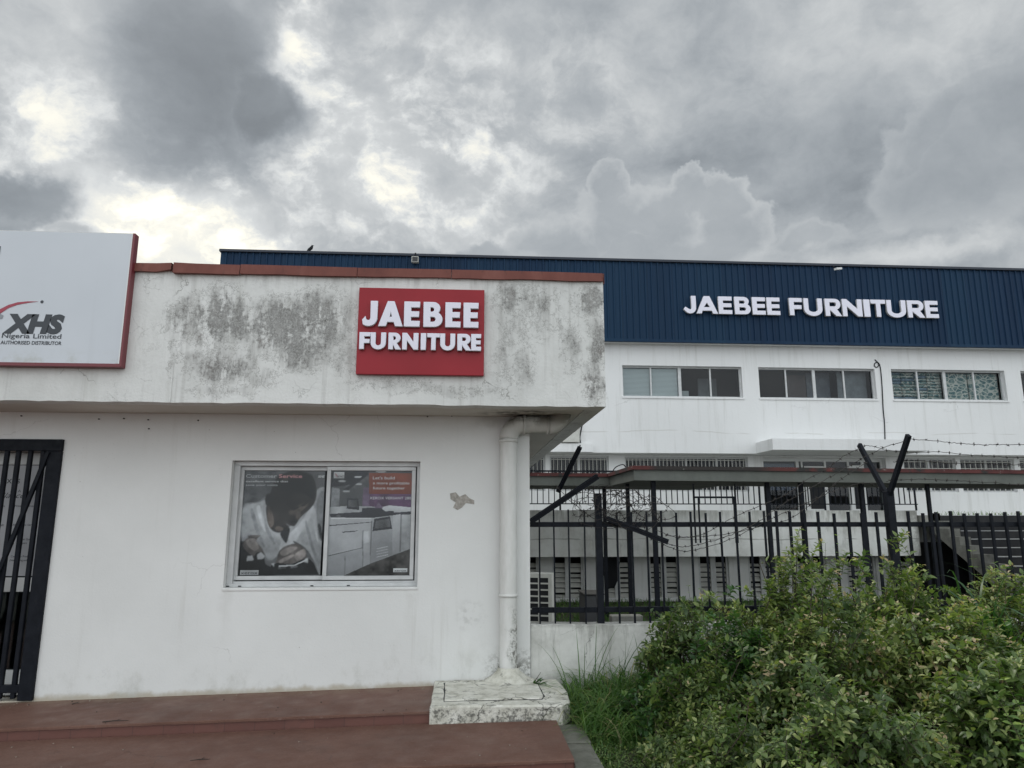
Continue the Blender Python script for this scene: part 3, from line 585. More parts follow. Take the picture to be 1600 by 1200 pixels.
for s, x0, x1, y in [('Printing Services', 21, 56, 792), ('Office Products', -14, 6, 792), ('After Sales Service', 18, 55, 821.5), ('Office Supply', -14, 4, 821.5), ('Printer Quality', 27, 50, 844), ('Papers', 30, 40, 850), ('Computer Products', 15, 48, 871), ('(Networking and ICT)', 13, 49, 877)]: dtext(s, x0, x1, y, 2.8, .015)
b.build('poster', door)
# security gate
gt = MB(); Yg = 6.275
gt.box(-5.3, dx1 + .012, Yg, Yg + .05, 2.20, 2.300, M['black'], .004)
gt.box(dx1 - .105, dx1 + .012, Yg - .001, Yg + .05, .20, 2.199, M['black'], .004)
gt.box(-5.3, dx1 - .106, Yg + .004, Yg + .045, .26, .32, M['black'], .003)
gate = gt.build('security_gate', H)
for px in (60, 40, 21, 3, -17, -38, -59, -80):
    x = at(px, 750, Yg)[0]; b = MB(); b.box(x - .017, x + .017, Yg + .008, Yg + .04, .215, 2.199, M['black'], .003); b.build('gate_bar', gate)
a = at(76, 706, Yg); c = at(2, 885, Yg); b = MB(); b.obox((a[0], Yg - .002, a[2]), (a[0] + (c[0] - a[0]) * 1.9, Yg - .002, a[2] + (c[2] - a[2]) * 1.9), .03, .03, M['black'], (0, 1, 0)); b.build('gate_brace', gate)
# the house window: frame, two sliding sashes, two posters
wf_ = MB(); fx0, fx1, fz0, fz1 = wx0 + .001, wx1 - .001, wz0 + .001, wz1 - .001; Yf = 6.365
for a, c, e, f in [(fx0, fx1, fz1 - .04, fz1), (fx0, fx1, fz0, fz0 + .028), (fx0, fx0 + .05, fz0 + .028, fz1 - .03), (fx1 - .03, fx1, fz0 + .028, fz1 - .03)]: wf_.box(a, c, Yf, Yf + .09, e, f, M['alu'], .003)
for q in (.018, .045): wf_.box(fx0 + .03, fx1 - .03, Yf + q, Yf + q + .006, fz0 + .028, fz0 + .045, M['alu'])
win = wf_.build('window', H)
b = MB(); b.box(wx0 - .006, wx1 + .004, 6.292, 6.33, wz0 - .024, wz0 - .001, M['wall'], .004); b.build('sill', win)
for px, py in ((353, 921), (372, 916.2), (485, 915.5), (542, 915)):
    p = at(px, py, Yf - .002); b = MB(); b.box(p[0], p[0] + .025, Yf - .003, Yf + .01, fz0 + .004, fz0 + .013, M['dark']); b.build('drain_slot', win)
mid = at(509, 820, 6.36)[0]
PW = (at(377, 820, 6.43)[0], at(503.5, 820, 6.43)[0] + .03); PR = (at(514.0, 820, 6.40)[0], at(642, 820, 6.40)[0])
pzt, pzb = at(440, 735, 6.41)[2], at(440, 900, 6.41)[2]
def sash(x0, x1, z0, z1, Y, s):
    q = MB()
    for a, c, e, f in [(x0 - s, x1 + s, z1, z1 + s), (x0 - s, x1 + s, z0 - s, z0), (x0 - s, x0, z0, z1), (x1, x1 + s, z0, z1)]: q.box(a, c, Y - .012, Y + .014, e, f, M['alu'], .003)
    o = q.build('sash', win); q = MB(); q.quad((x0, Y - .002, z0), (x1, Y - .002, z0), (x1, Y - .002, z1), (x0, Y - .002, z1), M['glass']); q.build('pane', win); return o
sash(PW[0], PW[1], pzb, pzt, 6.425, .034); sash(PR[0], PR[1], pzb, pzt, 6.392, .034)
PC = {}
def pm(n, c, k=.18, s=7): M[n] = flatm(n, c, k, s, .35); PC[n] = (np.array(c), k)
PR_ = np.random.default_rng(31)
def vnoise(H, W_, cx, cy):
    gn = PR_.random((cy + 2, cx + 2)); y = np.linspace(0, cy, H); x = np.linspace(0, cx, W_); yi = y.astype(int); xi = x.astype(int); fy = (y - yi)[:, None]; fx = (x - xi)[None, :]; fy = fy * fy * (3 - 2 * fy); fx = fx * fx * (3 - 2 * fx)
    A = gn[yi][:, xi]; B_ = gn[yi][:, xi + 1]; C_ = gn[yi + 1][:, xi]; D_ = gn[yi + 1][:, xi + 1]; return (A * (1 - fx) + B_ * fx) * (1 - fy) + (C_ * (1 - fx) + D_ * fx) * fy
def blur(m, r):
    if r <= 0: return m
    k = np.exp(-.5 * (np.arange(-3 * r, 3 * r + 1) / max(r, .5)) ** 2); k /= k.sum(); p = len(k) // 2
    m = np.apply_along_axis(lambda v: np.convolve(np.pad(v, p, mode='edge'), k, 'valid'), 0, m); return np.apply_along_axis(lambda v: np.convolve(np.pad(v, p, mode='edge'), k, 'valid'), 1, m)
def inside(X, Y, P):
    r = np.zeros(X.shape, bool); n = len(P)
    for i in range(n):
        (x0, y0), (x1, y1) = P[i], P[(i + 1) % n]
        if y0 == y1: continue
        r ^= ((y0 > Y) != (y1 > Y)) & (X < (x1 - x0) * (Y - y0) / (y1 - y0) + x0)
    return r
def printed(rect, L, R_, Yp, bg, layers, soft, glowpts):
    NW, NH = 170, 226; x0, x1, z0, z1 = rect; v = (np.arange(NH) + .5) / NH; u = (np.arange(NW) + .5) / NW; U, V = np.meshgrid(u, v)
    XL_ = L[0] + (L[1] - L[0]) * V; XR_ = R_[0] + (R_[1] - R_[0]) * V; X = XL_ + U * (XR_ - XL_); Yy = 163 + 780 * V
    img = np.ones((NH, NW, 3)) * PC[bg][0]; img *= (.6 + .9 * vnoise(NH, NW, 4, 5))[..., None]
    for mn, pts, sm in layers:
        P = smooth(pts, 5) if sm else pts; big = max(p[0] for p in P) - min(p[0] for p in P) > 60
        m = inside(X, Yy, P).astype(float); m = blur(m, soft if (sm and big) else 1 if sm else 0)
        if not sm and not big: m = blur(m, 1) * 1.0
        c, k = PC[mn]; tex = 1 + k * 3.2 * (vnoise(NH, NW, 9, 16) - .5) + k * 1.5 * (vnoise(NH, NW, 34, 40) - .5); yy = [p[1] for p in P]
        sh = 1.12 - .30 * np.clip((Yy - min(yy)) / (max(yy) - min(yy) + 1), 0, 1) if big else 1.0
        img = img * (1 - m[..., None]) + (c * (tex * sh)[..., None]) * m[..., None]
    for gx_, gy_, gr, ga in glowpts: img *= (1 + ga * np.exp(-((X - gx_) ** 2 + (Yy - gy_) ** 2) / gr ** 2))[..., None]
    img = np.clip(img * (1 + .10 * (PR_.random((NH, NW)) - .5))[..., None], .003, .9)
    gxv = x0 + (x1 - x0) * np.arange(NW + 1) / NW; gzv = z1 + (z0 - z1) * np.arange(NH + 1) / NH; VX, VZ = np.meshgrid(gxv, gzv); me = bpy.data.meshes.new('poster')
    co_ = np.stack([VX, np.full(VX.shape, Yp), VZ], -1).reshape(-1, 3); idx = np.arange(NH * NW); r_ = idx // NW; c_ = idx % NW; q = np.stack([(r_ + 1) * (NW + 1) + c_, (r_ + 1) * (NW + 1) + c_ + 1, r_ * (NW + 1) + c_ + 1, r_ * (NW + 1) + c_], 1)
    me.from_pydata(co_.tolist(), [], q.tolist()); at_ = me.color_attributes.new('print', 'FLOAT_COLOR', 'CORNER'); cc = np.ones((NH * NW, 4, 4)); cc[:, :, :3] = img.reshape(-1, 1, 3); at_.data.foreach_set('color', cc.reshape(-1).astype(np.float32)); me.materials.append(M['print']); return me
def f_print(g):
    n = g.n.new('ShaderNodeAttribute'); n.attribute_name = 'print'; return dict(color=n.outputs['Color'])
M['print'] = mat('printed_poster', f_print, rough=.35)
pm('p_bg', (.10, .10, .105), .5, 4); pm('p_coat', (.33, .335, .345), .14, 5); pm('p_coat2', (.22, .225, .235), .2, 6); pm('p_skin', (.020, .017, .0165), .3, 10); pm('p_skin2', (.075, .060, .052), .3, 8)
pm('p_hand', (.085, .075, .072), .35, 20); pm('p_hand2', (.24, .215, .205), .25, 20); pm('p_blk', (.010, .011, .013), .3); pm('p_mid', (.09, .092, .098), .3); pm('p_lt', (.46, .465, .48), .1)
pm('p_room', (.085, .087, .092), .2); pm('p_mach', (.36, .362, .375), .06); pm('p_mach2', (.28, .283, .295), .06); pm('p_line', (.06, .06, .066), .1); pm('p_dk', (.022, .022, .03), .2); pm('p_or', (.20, .045, .022), .10); pm('p_pu', (.085, .04, .09), .3, 3)
pm('p_pu2', (.13, .09, .145), .3, 3); pm('p_wt', (.62, .62, .63), .05); pm('p_pink', (.50, .24, .25), .05); pm('p_floor', (.05, .047, .045), .6, 26); pm('p_shade', (.012, .011, .012), .3, 5)
PC['inkred'] = (np.array((.30, .03, .055)), .1)
def poster(rect, L, R_, Y, items, texts, soft=1, glow=()):
    """items: background and outlines in poster pixels, printed as a soft picture on one flat sheet, with crisp lettering on top"""
    x0, x1, z0, z1 = rect; po = link('poster', printed(rect, L, R_, Y, items[0], items[1], soft, glow), win)
    def uv(x, y):
        v = min(1, max(0, (y - 163) / 780.0)); xl = L[0] + (L[1] - L[0]) * v; xr = R_[0] + (R_[1] - R_[0]) * v; u = min(1, max(0, (x - xl) / (xr - xl))); return x0 + u * (x1 - x0), z1 + v * (z0 - z1)
    for s, xa, xb, yb, h, mn, bold, sh in texts:
        q = MB(); a = uv(xa, yb); c = uv(xb, yb); merge_into(q, text_mesh(s, h / 780 * (z1 - z0), M[mn], c[0] - a[0], bold, sh), M[mn], (a[0], Y - .0015, a[1])); q.build('poster_lettering', win)
ell = lambda cx, cy, rx, ry, n=20, a0=0: [(cx + rx * cos(a0 + 2 * pi * i / n), cy + ry * sin(a0 + 2 * pi * i / n)) for i in range(n)]
man = [('p_mid', [(205, 160), (500, 160), (420, 300), (330, 370), (190, 430)], 0), ('p_coat2', [(180, 440), (290, 400), (360, 360), (420, 460), (520, 600), (505, 720), (430, 830), (330, 820), (180, 700)], 1),
       ('p_coat', [(185, 450), (300, 405), (350, 390), (370, 500), (400, 590), (470, 640), (500, 700), (440, 790), (380, 830), (320, 760), (240, 640), (180, 660)], 1),
       ('p_coat', [(500, 620), (640, 470), (720, 320), (790, 300), (790, 500), (770, 700), (750, 935), (700, 830), (620, 730), (520, 700)], 1), ('p_coat2', [(730, 380), (790, 330), (790, 600), (765, 690), (735, 640)], 1), ('p_blk', [(735, 560), (760, 590), (765, 690), (742, 640)], 1),
       ('p_lt', [(470, 690), (500, 705), (520, 640), (600, 560), (690, 430), (700, 480), (600, 640), (560, 700), (500, 740), (440, 790)], 1), ('p_blk', [(455, 630), (525, 590), (520, 650), (497, 705)], 1),
       ('p_skin', [(470, 190), (580, 165), (690, 195), (725, 290), (720, 380), (680, 450), (610, 510), (560, 580), (500, 560), (520, 590), (450, 628), (395, 610), (362, 550), (352, 470), (370, 380), (395, 310), (420, 240)], 1),
       ('p_shade', [(480, 200), (590, 175), (680, 210), (715, 300), (700, 380), (620, 330), (520, 330), (440, 300), (430, 250)], 1), ('p_skin2', [(362, 470), (372, 430), (400, 480), (410, 560), (385, 590), (362, 540)], 1), ('p_skin2', [(420, 590), (450, 580), (480, 600), (452, 618), (425, 612)], 1),
       ('p_skin2', [(520, 470), (570, 440), (640, 400), (665, 420), (610, 470), (560, 500), (530, 495)], 1), ('p_shade', [(540, 455), (585, 432), (600, 440), (560, 462)], 1), ('p_shade', [(610, 425), (650, 400), (660, 408), (625, 432)], 1), ('p_skin2', [(575, 470), (600, 455), (612, 500), (590, 530), (572, 515)], 1), ('p_hand', [(590, 478), (598, 474), (602, 502), (594, 510)], 1), ('p_shade', [(520, 540), (560, 530), (580, 545), (548, 560)], 1),
       ('p_skin2', [(500, 200), (560, 182), (600, 190), (540, 215), (480, 260), (470, 240)], 1),
       ('p_coat2', [(240, 470), (262, 460), (300, 600), (340, 720), (325, 725), (275, 610)], 1), ('p_coat2', [(330, 450), (345, 445), (372, 600), (420, 700), (405, 705), (352, 610)], 1), ('p_lt', [(285, 440), (310, 432), (325, 520), (350, 620), (330, 600), (300, 520)], 1), ('p_coat2', [(640, 560), (655, 550), (690, 690), (735, 840), (715, 830), (670, 700)], 1), ('p_lt', [(690, 480), (715, 450), (720, 560), (735, 700), (715, 640), (700, 560)], 1), ('p_mid', [(560, 690), (640, 740), (680, 800), (660, 800), (620, 745), (560, 705)], 1),
       ('p_skin', [(350, 360), (372, 335), (388, 360), (382, 410), (366, 432), (350, 410)], 1), ('p_blk', [(360, 365), (373, 352), (378, 380), (368, 410)], 1),
       ('p_blk', [(145, 720), (230, 700), (330, 790), (350, 860), (420, 890), (420, 940), (145, 940)], 1), ('p_hand', [(190, 690), (240, 655), (300, 655), (280, 690), (320, 740), (345, 800), (320, 780), (290, 770), (260, 800), (230, 780), (190, 740)], 1),
       ('p_hand2', [(205, 690), (255, 668), (280, 690), (300, 740), (265, 760), (230, 735)], 1), ('p_lt', [(215, 800), (250, 795), (262, 830), (210, 835)], 0), ('p_lt', [(285, 790), (315, 770), (342, 800), (330, 820), (290, 822)], 0), ('p_hand', [(225, 650), (300, 645), (305, 656), (235, 672)], 1),
       ('p_hand', [(430, 820), (450, 760), (510, 720), (590, 712), (640, 760), (640, 820), (560, 850), (450, 870), (425, 850)], 1), ('p_hand2', [(455, 770), (520, 735), (580, 735), (560, 760), (480, 800)], 1), ('p_hand2', [(560, 790), (630, 750), (638, 800), (580, 835)], 1), ('p_hand2', [(450, 830), (540, 790), (550, 805), (460, 850)], 1),
       ('p_blk', [(385, 870), (430, 850), (540, 860), (655, 810), (700, 850), (735, 935), (400, 935)], 0), ('p_lt', [(390, 855), (412, 850), (408, 878)], 0), ('p_mid', [(440, 872), (495, 866), (495, 890), (440, 896)], 0), ('p_mid', [(530, 868), (580, 862), (580, 882), (530, 888)], 0), ('p_lt', [(640, 820), (658, 812), (658, 850), (620, 840)], 0), ('p_lt', [(445, 868), (560, 862), (655, 820), (655, 830), (560, 872), (445, 880)], 0),
       ('p_wt', [(162, 902), (297, 902), (294, 937), (160, 937)], 0), ('p_mid', [(717, 175), (790, 175), (790, 222), (715, 222)], 0)]
poster((PW[0], PW[1] - .028, pzb, pzt), (205, 145), (793, 747), 6.436, ('p_bg', man),
       [('Customer', 208, 435, 218, 27, 'p_coat', .02, 0), ('Service', 450, 622, 218, 27, 'p_pink', .02, 0), ('excellent service that', 208, 518, 252, 15, 'p_wt', 0, 0), ('save your costs', 208, 440, 280, 15, 'p_lt', 0, 0), ('xerox', 166, 288, 930, 22, 'ink', 0, 0), ('XHS', 735, 787, 216, 18, 'p_wt', .03, .2), ('e', 160, 161, 930, 1, 'ink', 0, 0)][:6], 1, [(430, 560, 90, .9), (400, 300, 120, -.35), (620, 250, 120, -.45), (320, 520, 110, .25), (600, 640, 90, .2), (560, 760, 60, .5), (240, 900, 120, -.5)])
mach = [('p_mid', [(840, 165), (1110, 165), (1110, 300), (840, 290)], 0), ('p_dk', [(840, 165), (1110, 165), (1110, 175), (1000, 265), (870, 285), (840, 285)], 0), ('p_lt', ell(1035, 211, 32, 8), 0), ('p_lt', ell(915, 243, 28, 7), 0), ('p_lt', ell(1035, 265, 26, 6), 0), ('p_lt', ell(945, 320, 26, 6), 0), ('p_lt', ell(1200, 169, 40, 8), 0),
        ('p_coat2', [(840, 290), (900, 300), (890, 440), (830, 480)], 0), ('p_pu2', [(1070, 290), (1430, 290), (1430, 450), (1060, 430)], 0), ('p_pu', [(1112, 335), (1430, 335), (1430, 440), (1112, 440)], 0), ('p_dk', [(860, 300), (935, 300), (1100, 178), (1112, 190), (960, 310)], 0),
        ('p_or', [(1112, 180), (1427, 180), (1425, 338), (1112, 338)], 0),
        ('p_coat', [(815, 440), (950, 430), (1420, 440), (1412, 750), (1120, 855), (920, 942), (797, 942)], 0), ('p_mach', [(820, 515), (1130, 515), (1120, 855), (920, 942), (798, 942)], 0), ('p_dk', [(820, 490), (960, 480), (1140, 470), (1280, 480), (1420, 470), (1420, 492), (1280, 500), (1130, 520), (830, 515)], 0),
        ('p_dk', [(950, 370), (1030, 375), (1040, 460), (945, 450)], 0), ('p_mid', [(962, 385), (1022, 388), (1028, 440), (958, 436)], 0), ('p_dk', [(1060, 445), (1280, 440), (1300, 490), (1060, 480)], 0), ('p_lt', [(1195, 440), (1260, 425), (1420, 440), (1420, 455), (1230, 470)], 0),
        ('p_line', [(820, 572), (1130, 548), (1130, 553), (820, 580)], 0), ('p_line', [(812, 795), (1060, 738), (1060, 742), (812, 801)], 0), ('p_dk', [(905, 622), (1030, 612), (1000, 622), (920, 628)], 0), ('p_dk', [(895, 792), (1020, 760), (990, 775), (920, 794)], 0), ('p_line', [(1062, 610), (1069, 610), (1062, 885), (1055, 888)], 0), ('p_line', [(1128, 540), (1135, 540), (1122, 858), (1115, 860)], 0),
        ('p_mach2', [(1135, 530), (1285, 520), (1278, 790), (1122, 855)], 0), ('p_dk', [(1150, 525), (1265, 508), (1280, 600), (1135, 618)], 0), ('p_mid', [(1160, 540), (1260, 526), (1270, 585), (1150, 600)], 0)]
for i in range(4): mach.append(('p_lt', [(1165, 745 + 20 * i), (1250, 728 + 20 * i), (1248, 733 + 20 * i), (1163, 752 + 20 * i)], 0))
mach += [('p_mach2', [(820, 800), (1060, 745), (1060, 880), (920, 940), (798, 942)], 0), ('p_line', [(930, 800), (934, 799), (930, 936), (926, 938)], 0), ('p_wt', [(830, 520), (1125, 518), (1125, 524), (830, 528)], 0), ('p_lt', [(1070, 620), (1110, 616), (1108, 700), (1068, 708)], 0), ('p_mid', [(870, 500), (900, 498), (900, 512), (870, 514)], 0), ('p_pu2', [(1150, 448), (1180, 400), (1215, 446)], 0), ('p_dk', [(1300, 500), (1330, 497), (1328, 560), (1298, 566)], 0)]
mach += [('p_mach', [(1287, 500), (1345, 490), (1338, 770), (1280, 795)], 0), ('p_line', [(1345, 490), (1350, 490), (1342, 770), (1337, 772)], 0), ('p_floor', [(1412, 752), (1120, 858), (920, 942), (1410, 942)], 0), ('p_wt', [(1290, 892), (1392, 892), (1391, 920), (1288, 920)], 0), ('p_wt', [(856, 175), (932, 175), (931, 222), (854, 222)], 0), ('inkred', [(862, 182), (870, 182), (885, 214), (878, 214)], 0)]
poster((PR[0], PR[1], pzb, pzt), (840, 795), (1430, 1410), 6.404, ('p_room', mach),
       [("Let's build", 1140, 1300, 228, 22, 'p_wt', .005, 0), ('a more profitable', 1140, 1408, 266, 20, 'p_wt', .005, 0), ('future together', 1140, 1375, 304, 20, 'p_wt', .005, 0), ('XEROX VERSANT 280', 1115, 1420, 380, 20, 'p_wt', 0, 0), ('xerox', 1296, 1386, 915, 18, 'ink', 0, 0), ('XHS', 876, 928, 216, 18, 'ink', .0, .2)], 1, [(950, 700, 160, .12), (1350, 480, 120, .25), (850, 200, 120, -.3), (1250, 760, 150, -.12)])

# ------------------------------------------------------------------ signs
def arc(cx, cy, rx, ry, a0, a1, n=10): return [(cx + rx * cos(radians(a0 + (a1 - a0) * i / n)), cy + ry * sin(radians(a0 + (a1 - a0) * i / n))) for i in range(n + 1)]
def glyph(ch, w):
    t = .25
    if ch == 'J': c = w - .33; return [[(w, 1)] + arc(c, .32, .33, .33, 0, -128, 12) + [(-.0, .24), (.10, .36)] + [(c - .10, .245)] + arc(c, .32, .085, .11, -120, 0, 6) + [(w - t, 1)]]
    if ch == 'A': k = .37 * w; return [[(0, 0), (k, 1), (w - k, 1), (w, 0), (w - .28, 0), (w - .335, .17), (.335, .17), (.28, 0)], [(.405, .36), (w - .405, .36), (w / 2, .64)]]
    if ch == 'E': return [[(0, 0), (w, 0), (w, .215), (t, .215), (t, .395), (w - .03, .395), (w - .03, .605), (t, .605), (t, .785), (w, .785), (w, 1), (0, 1)]]
    if ch == 'F': return [[(0, 0), (t, 0), (t, .37), (w - .04, .37), (w - .04, .585), (t, .585), (t, .785), (w, .785), (w, 1), (0, 1)]]
    if ch == 'B': return [[(0, 0), (w - .31, 0)] + arc(w - .31, .30, .31, .30, -90, 62, 10) + arc(w - .36, .755, .27, .245, -38, 90, 8) + [(0, 1)], [(t, .19)] + arc(w - .36, .30, .11, .11, -90, 90, 6) + [(t, .41)], [(t, .60)] + arc(w - .40, .70, .09, .10, -90, 90, 6) + [(t, .80)]]
    if ch == 'U': return [[(0, 1)] + arc(w / 2, .38, w / 2, .40, 180, 360, 16) + [(w, 1), (w - t, 1)] + arc(w / 2, .38, w / 2 - t, .18, 360, 180, 10) + [(t, 1)]]
    if ch == 'R': return [[(0, 0), (t, 0), (t, .37), (w - .31, 0), (w, 0), (w - .27, .40)] + arc(w - .35, .69, .31, .31, -55, 90, 10) + [(0, 1)], [(t, .55)] + arc(w - .40, .68, .12, .13, -90, 90, 6) + [(t, .81)]]
    if ch == 'N': return [[(0, 0), (0, 1), (t, 1), (w - t, .40), (w - t, 1), (w, 1), (w, 0), (w - t, 0), (t, .60), (t, 0)]]
    if ch == 'I': return [[(0, 0), (w, 0), (w, 1), (0, 1)]]
    if ch == 'T': q = (w - t) / 2; return [[(q, 0), (w - q, 0), (w - q, .785), (w, .785), (w, 1), (0, 1), (0, .785), (q, .785)]]
def letters(par, spec, Y, depth, zt, zb, bev):
    for ch, p0, p1 in spec:
        ym = (zt[0] + zt[1]) / 2; a = at(p0, ym, Y)[0]; c = at(p1, ym, Y)[0]
        f = (p0 - spec[0][1]) / (spec[-1][2] - spec[0][1]); Z1 = .5 * (at(spec[0][1], zt[0], Y)[2] + at(spec[-1][2], zt[1], Y)[2]); Z0 = .5 * (at(spec[0][1], zb[0], Y)[2] + at(spec[-1][2], zb[1], Y)[2]); h = Z1 - Z0
        me = curve_mesh([[(x * h, y * h) for x, y in lp] for lp in glyph(ch, (c - a) / h)], depth - 2 * bev, bev, M['letter'])
        me.materials.append(M['letterside']); me.transform(Matrix.Rotation(radians(90), 4, 'X')); me.transform(Matrix.Translation((a, Y + depth / 2, Z0))); me.update()
        for p in me.polygons:
            if abs(p.normal.y) < .6: p.material_index = 1
        link('letter', me, par)
T = thing('shop_sign', (-.37, 5.62, 2.77), 'square red wall sign with raised white capital letters on the stained fascia', 'sign')
a = at(561.5, 449, 5.60); c = at(756, 587, 5.60); b = MB(); b.box(a[0], c[0], 5.60, 5.648, c[2], a[2], M['redpanel'], .003); b.build('panel', T)
cs4 = lambda x: 540 + x / 3.81
letters(T, [(ch, cs4(p), cs4(q)) for ch, p, q in [('J', 105, 190), ('A', 200, 342), ('E', 352, 442), ('B', 467, 577), ('E', 597, 684), ('E', 705, 790)]], 5.560, .036, (470.5, 473.2), (509.2, 510.8), .003)
letters(T, [(ch, cs4(p), cs4(q)) for ch, p, q in [('F', 85, 146), ('U', 152, 239), ('R', 258, 330), ('N', 340, 432), ('I', 450, 478), ('T', 488, 560), ('U', 566, 651), ('R', 668, 747), ('E', 750, 805)]], 5.560, .036, (519.8, 521.8), (545.2, 547.0), .003)
T = thing('building_sign', (10.4, 19.6, 7.7), 'row of raised white capital letters on the blue cladding of the warehouse', 'sign')
c8 = lambda x: 940 + x / 2.424
letters(T, [(ch, c8(p), c8(q)) for ch, p, q in [('J', 310, 356), ('A', 358, 438), ('E', 442, 492), ('B', 503, 562), ('E', 570, 618), ('E', 625, 673), ('F', 710, 757), ('U', 765, 833), ('R', 845, 905), ('N', 910, 983), ('I', 991, 1013), ('T', 1018, 1072), ('U', 1078, 1148), ('R', 1156, 1218), ('E', 1223, 1270)]], 19.54, .09, (461.5, 471), (488.5, 497), .006)
# lightbox sign
T = thing('lightbox_sign', (-3.6, 5.65, 2.8), 'large pale grey lightbox sign in maroon frame at the left end of the fascia', 'sign')
Yl = 5.585; a = at(204.5, 366, Yl); c = at(189, 568.5, Yl); X1 = (a[0] + c[0]) / 2; Zt = a[2]; Zb = c[2]; X0 = X1 - 2.9
b = MB(); b.box(X0, X1, Yl - .002, Yl + .02, Zb, Zt, M['panel']); b.build('sign_face', T)
b = MB(); b.box(X0, X1 + .012, Yl - .008, 5.648, Zb - .028, Zb - .0005, M['maroon'], .002); b.box(X1 + .0005, X1 + .022, Yl - .006, 5.648, Zb - .026, Zt + .008, M['maroon'], .003); b.box(X0, X1, Yl + .002, 5.648, Zt + .0005, Zt + .008, M['alu']); b.box(X0, X1, 5.61, 5.64, Zb + .01, Zt - .01, M['darkgrey'])
b.box(X1 - .004, X1 + .004, Yl - .007, Yl + .002, Zb, Zt, M['white']); b.build('frame', T)
def stext(s, x0, x1, yb, h, bold, sh, mt='ink'):
    a = at(x0, yb, Yl); c = at(x1, yb, Yl); me = text_mesh(s, h * Yl / 1105, M[mt], c[0] - a[0], bold, sh); me.transform(Matrix.Translation((a[0], Yl - .004, a[2]))); return link('lettering', me, T)
stext('XHS', 4, 99, 518.5, 27, .07, .17); stext('Nigeria Limited', 3, 96, 528, 7.5, .012, 0); stext('AUTHORISED DISTRIBUTOR', 1, 96.5, 537.8, 5.6, .02, 0)
b = MB(); sw = [at(px, py, Yl) for px, py in [(-28, 505), (-16, 494), (0, 483.5), (14, 476.5), (28, 472.5), (44, 471), (61, 471.3), (44, 473.5), (28, 476.5), (14, 481.5), (2, 489.5), (-10, 500), (-20, 515)]]
b.flat([(p[0], p[2]) for p in sw], Yl - .0045, M['inkred']); b.build('swoosh', T)
b = MB(); p = at(66, 471.8, Yl); b.flat([(p[0] + .0125 * cos(q * pi / 8), p[2] + .0125 * sin(q * pi / 8)) for q in range(16)], Yl - .0045, M['ink']); b.build('dot', T)
b = MB(); sw = [at(px, py, Yl) for px, py in [(0, 490), (6, 493), (4, 498), (-6, 500)]]; b.flat([(p[0], p[2]) for p in sw], Yl - .0050, flatm('sign_grey', (.25, .27, .29))); b.build('emblem', T)
b = MB(); a = at(1.8, 385, Yl); c = at(-14, 399, Yl); b.flat([(c[0], c[2]), (a[0], c[2]), (a[0], a[2]), (c[0], a[2])], Yl - .0045, M['ink']); b.build('lettering', T)

# ------------------------------------------------------------------ downpipe and its concrete pad
T = thing('downpipe', (.395, 6.21, .3), 'thick white painted drainpipe bending under the soffit beside the shop wall end', 'drainpipe')
xp = at(794.5, 800, 6.21)[0]; yp = 6.215; zc = at(830, 661, yp)[2]; zc = min(zc, 2.452); xe = at(868, 660, yp)[0]
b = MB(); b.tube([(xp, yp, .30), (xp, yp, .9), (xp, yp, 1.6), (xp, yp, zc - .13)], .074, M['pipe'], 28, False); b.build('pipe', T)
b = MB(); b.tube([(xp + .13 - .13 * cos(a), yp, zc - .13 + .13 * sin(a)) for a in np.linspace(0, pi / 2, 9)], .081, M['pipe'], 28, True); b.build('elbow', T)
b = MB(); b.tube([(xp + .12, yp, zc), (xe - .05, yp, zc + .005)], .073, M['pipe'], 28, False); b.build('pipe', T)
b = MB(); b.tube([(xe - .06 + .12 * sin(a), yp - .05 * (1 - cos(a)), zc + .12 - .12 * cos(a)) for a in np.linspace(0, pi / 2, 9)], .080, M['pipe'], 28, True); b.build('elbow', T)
for P, Q, r in [((xp, yp, .985), (xp, yp, 1.005), .083), ((xp + .13, yp, zc), (xp + .15, yp, zc), .088), ((xe - .08, yp, zc), (xe - .065, yp, zc), .085), ((xp, yp, zc - .16), (xp, yp, zc - .135), .086)]:
    b = MB(); b.tube([P, Q], r, M['pipe'], 28); b.build('collar', T)
b = MB(); nv = 26; vs = []; fs = []
for j in range(7):
    f = j / 6; 
    for i in range(nv):
        r = .076 + (.115 * (1 - f) ** 1.8) * (1 + .35 * sin(i * 1.1) * cos(i * .37) + rnd.uniform(-.12, .12)); vs.append((xp + r * cos(2 * pi * i / nv) * 1.15, yp + min(.08, r * sin(2 * pi * i / nv)), .30 + .12 * f + rnd.uniform(-.004, .004)))
for j in range(6):
    for i in range(nv): fs.append((j * nv + i, j * nv + (i + 1) % nv, (j + 1) * nv + (i + 1) % nv, (j + 1) * nv + i))
b.add(vs, fs, M['pad'], True); b.build('mortar_foot', T)
T = thing('drain_pad', (.3, 5.9, .17), 'mossy white concrete drain cover slab at the foot of the white drainpipe', 'concrete slab')
def slab(pts, z0, z1, m, bev=.012, sub=5):
    P = []
    for i in range(len(pts)):
        a, c = np.array(pts[i]), np.array(pts[(i + 1) % len(pts)])
        for k in range(sub): q = a + (c - a) * k / sub; P.append((q[0] + rnd.uniform(-.004, .004), q[1] + rnd.uniform(-.004, .004)))
    ctr = np.mean(P, 0); n = len(P); q = MB(); ins = [tuple(np.array(p) + (ctr - np.array(p)) / np.linalg.norm(ctr - np.array(p)) * bev) for p in P]
    vs = [(x, y, z0) for x, y in P] + [(x, y, z1 - bev) for x, y in P] + [(x, y, z1) for x, y in ins] + [(ctr[0], ctr[1], z1)]
    fs = []
    for i in range(n):
        j = (i + 1) % n; fs += [(i, j, n + j, n + i), (n + i, n + j, 2 * n + j, 2 * n + i), (2 * n + i, 2 * n + j, 3 * n)]
    return q.add(vs, fs, m)
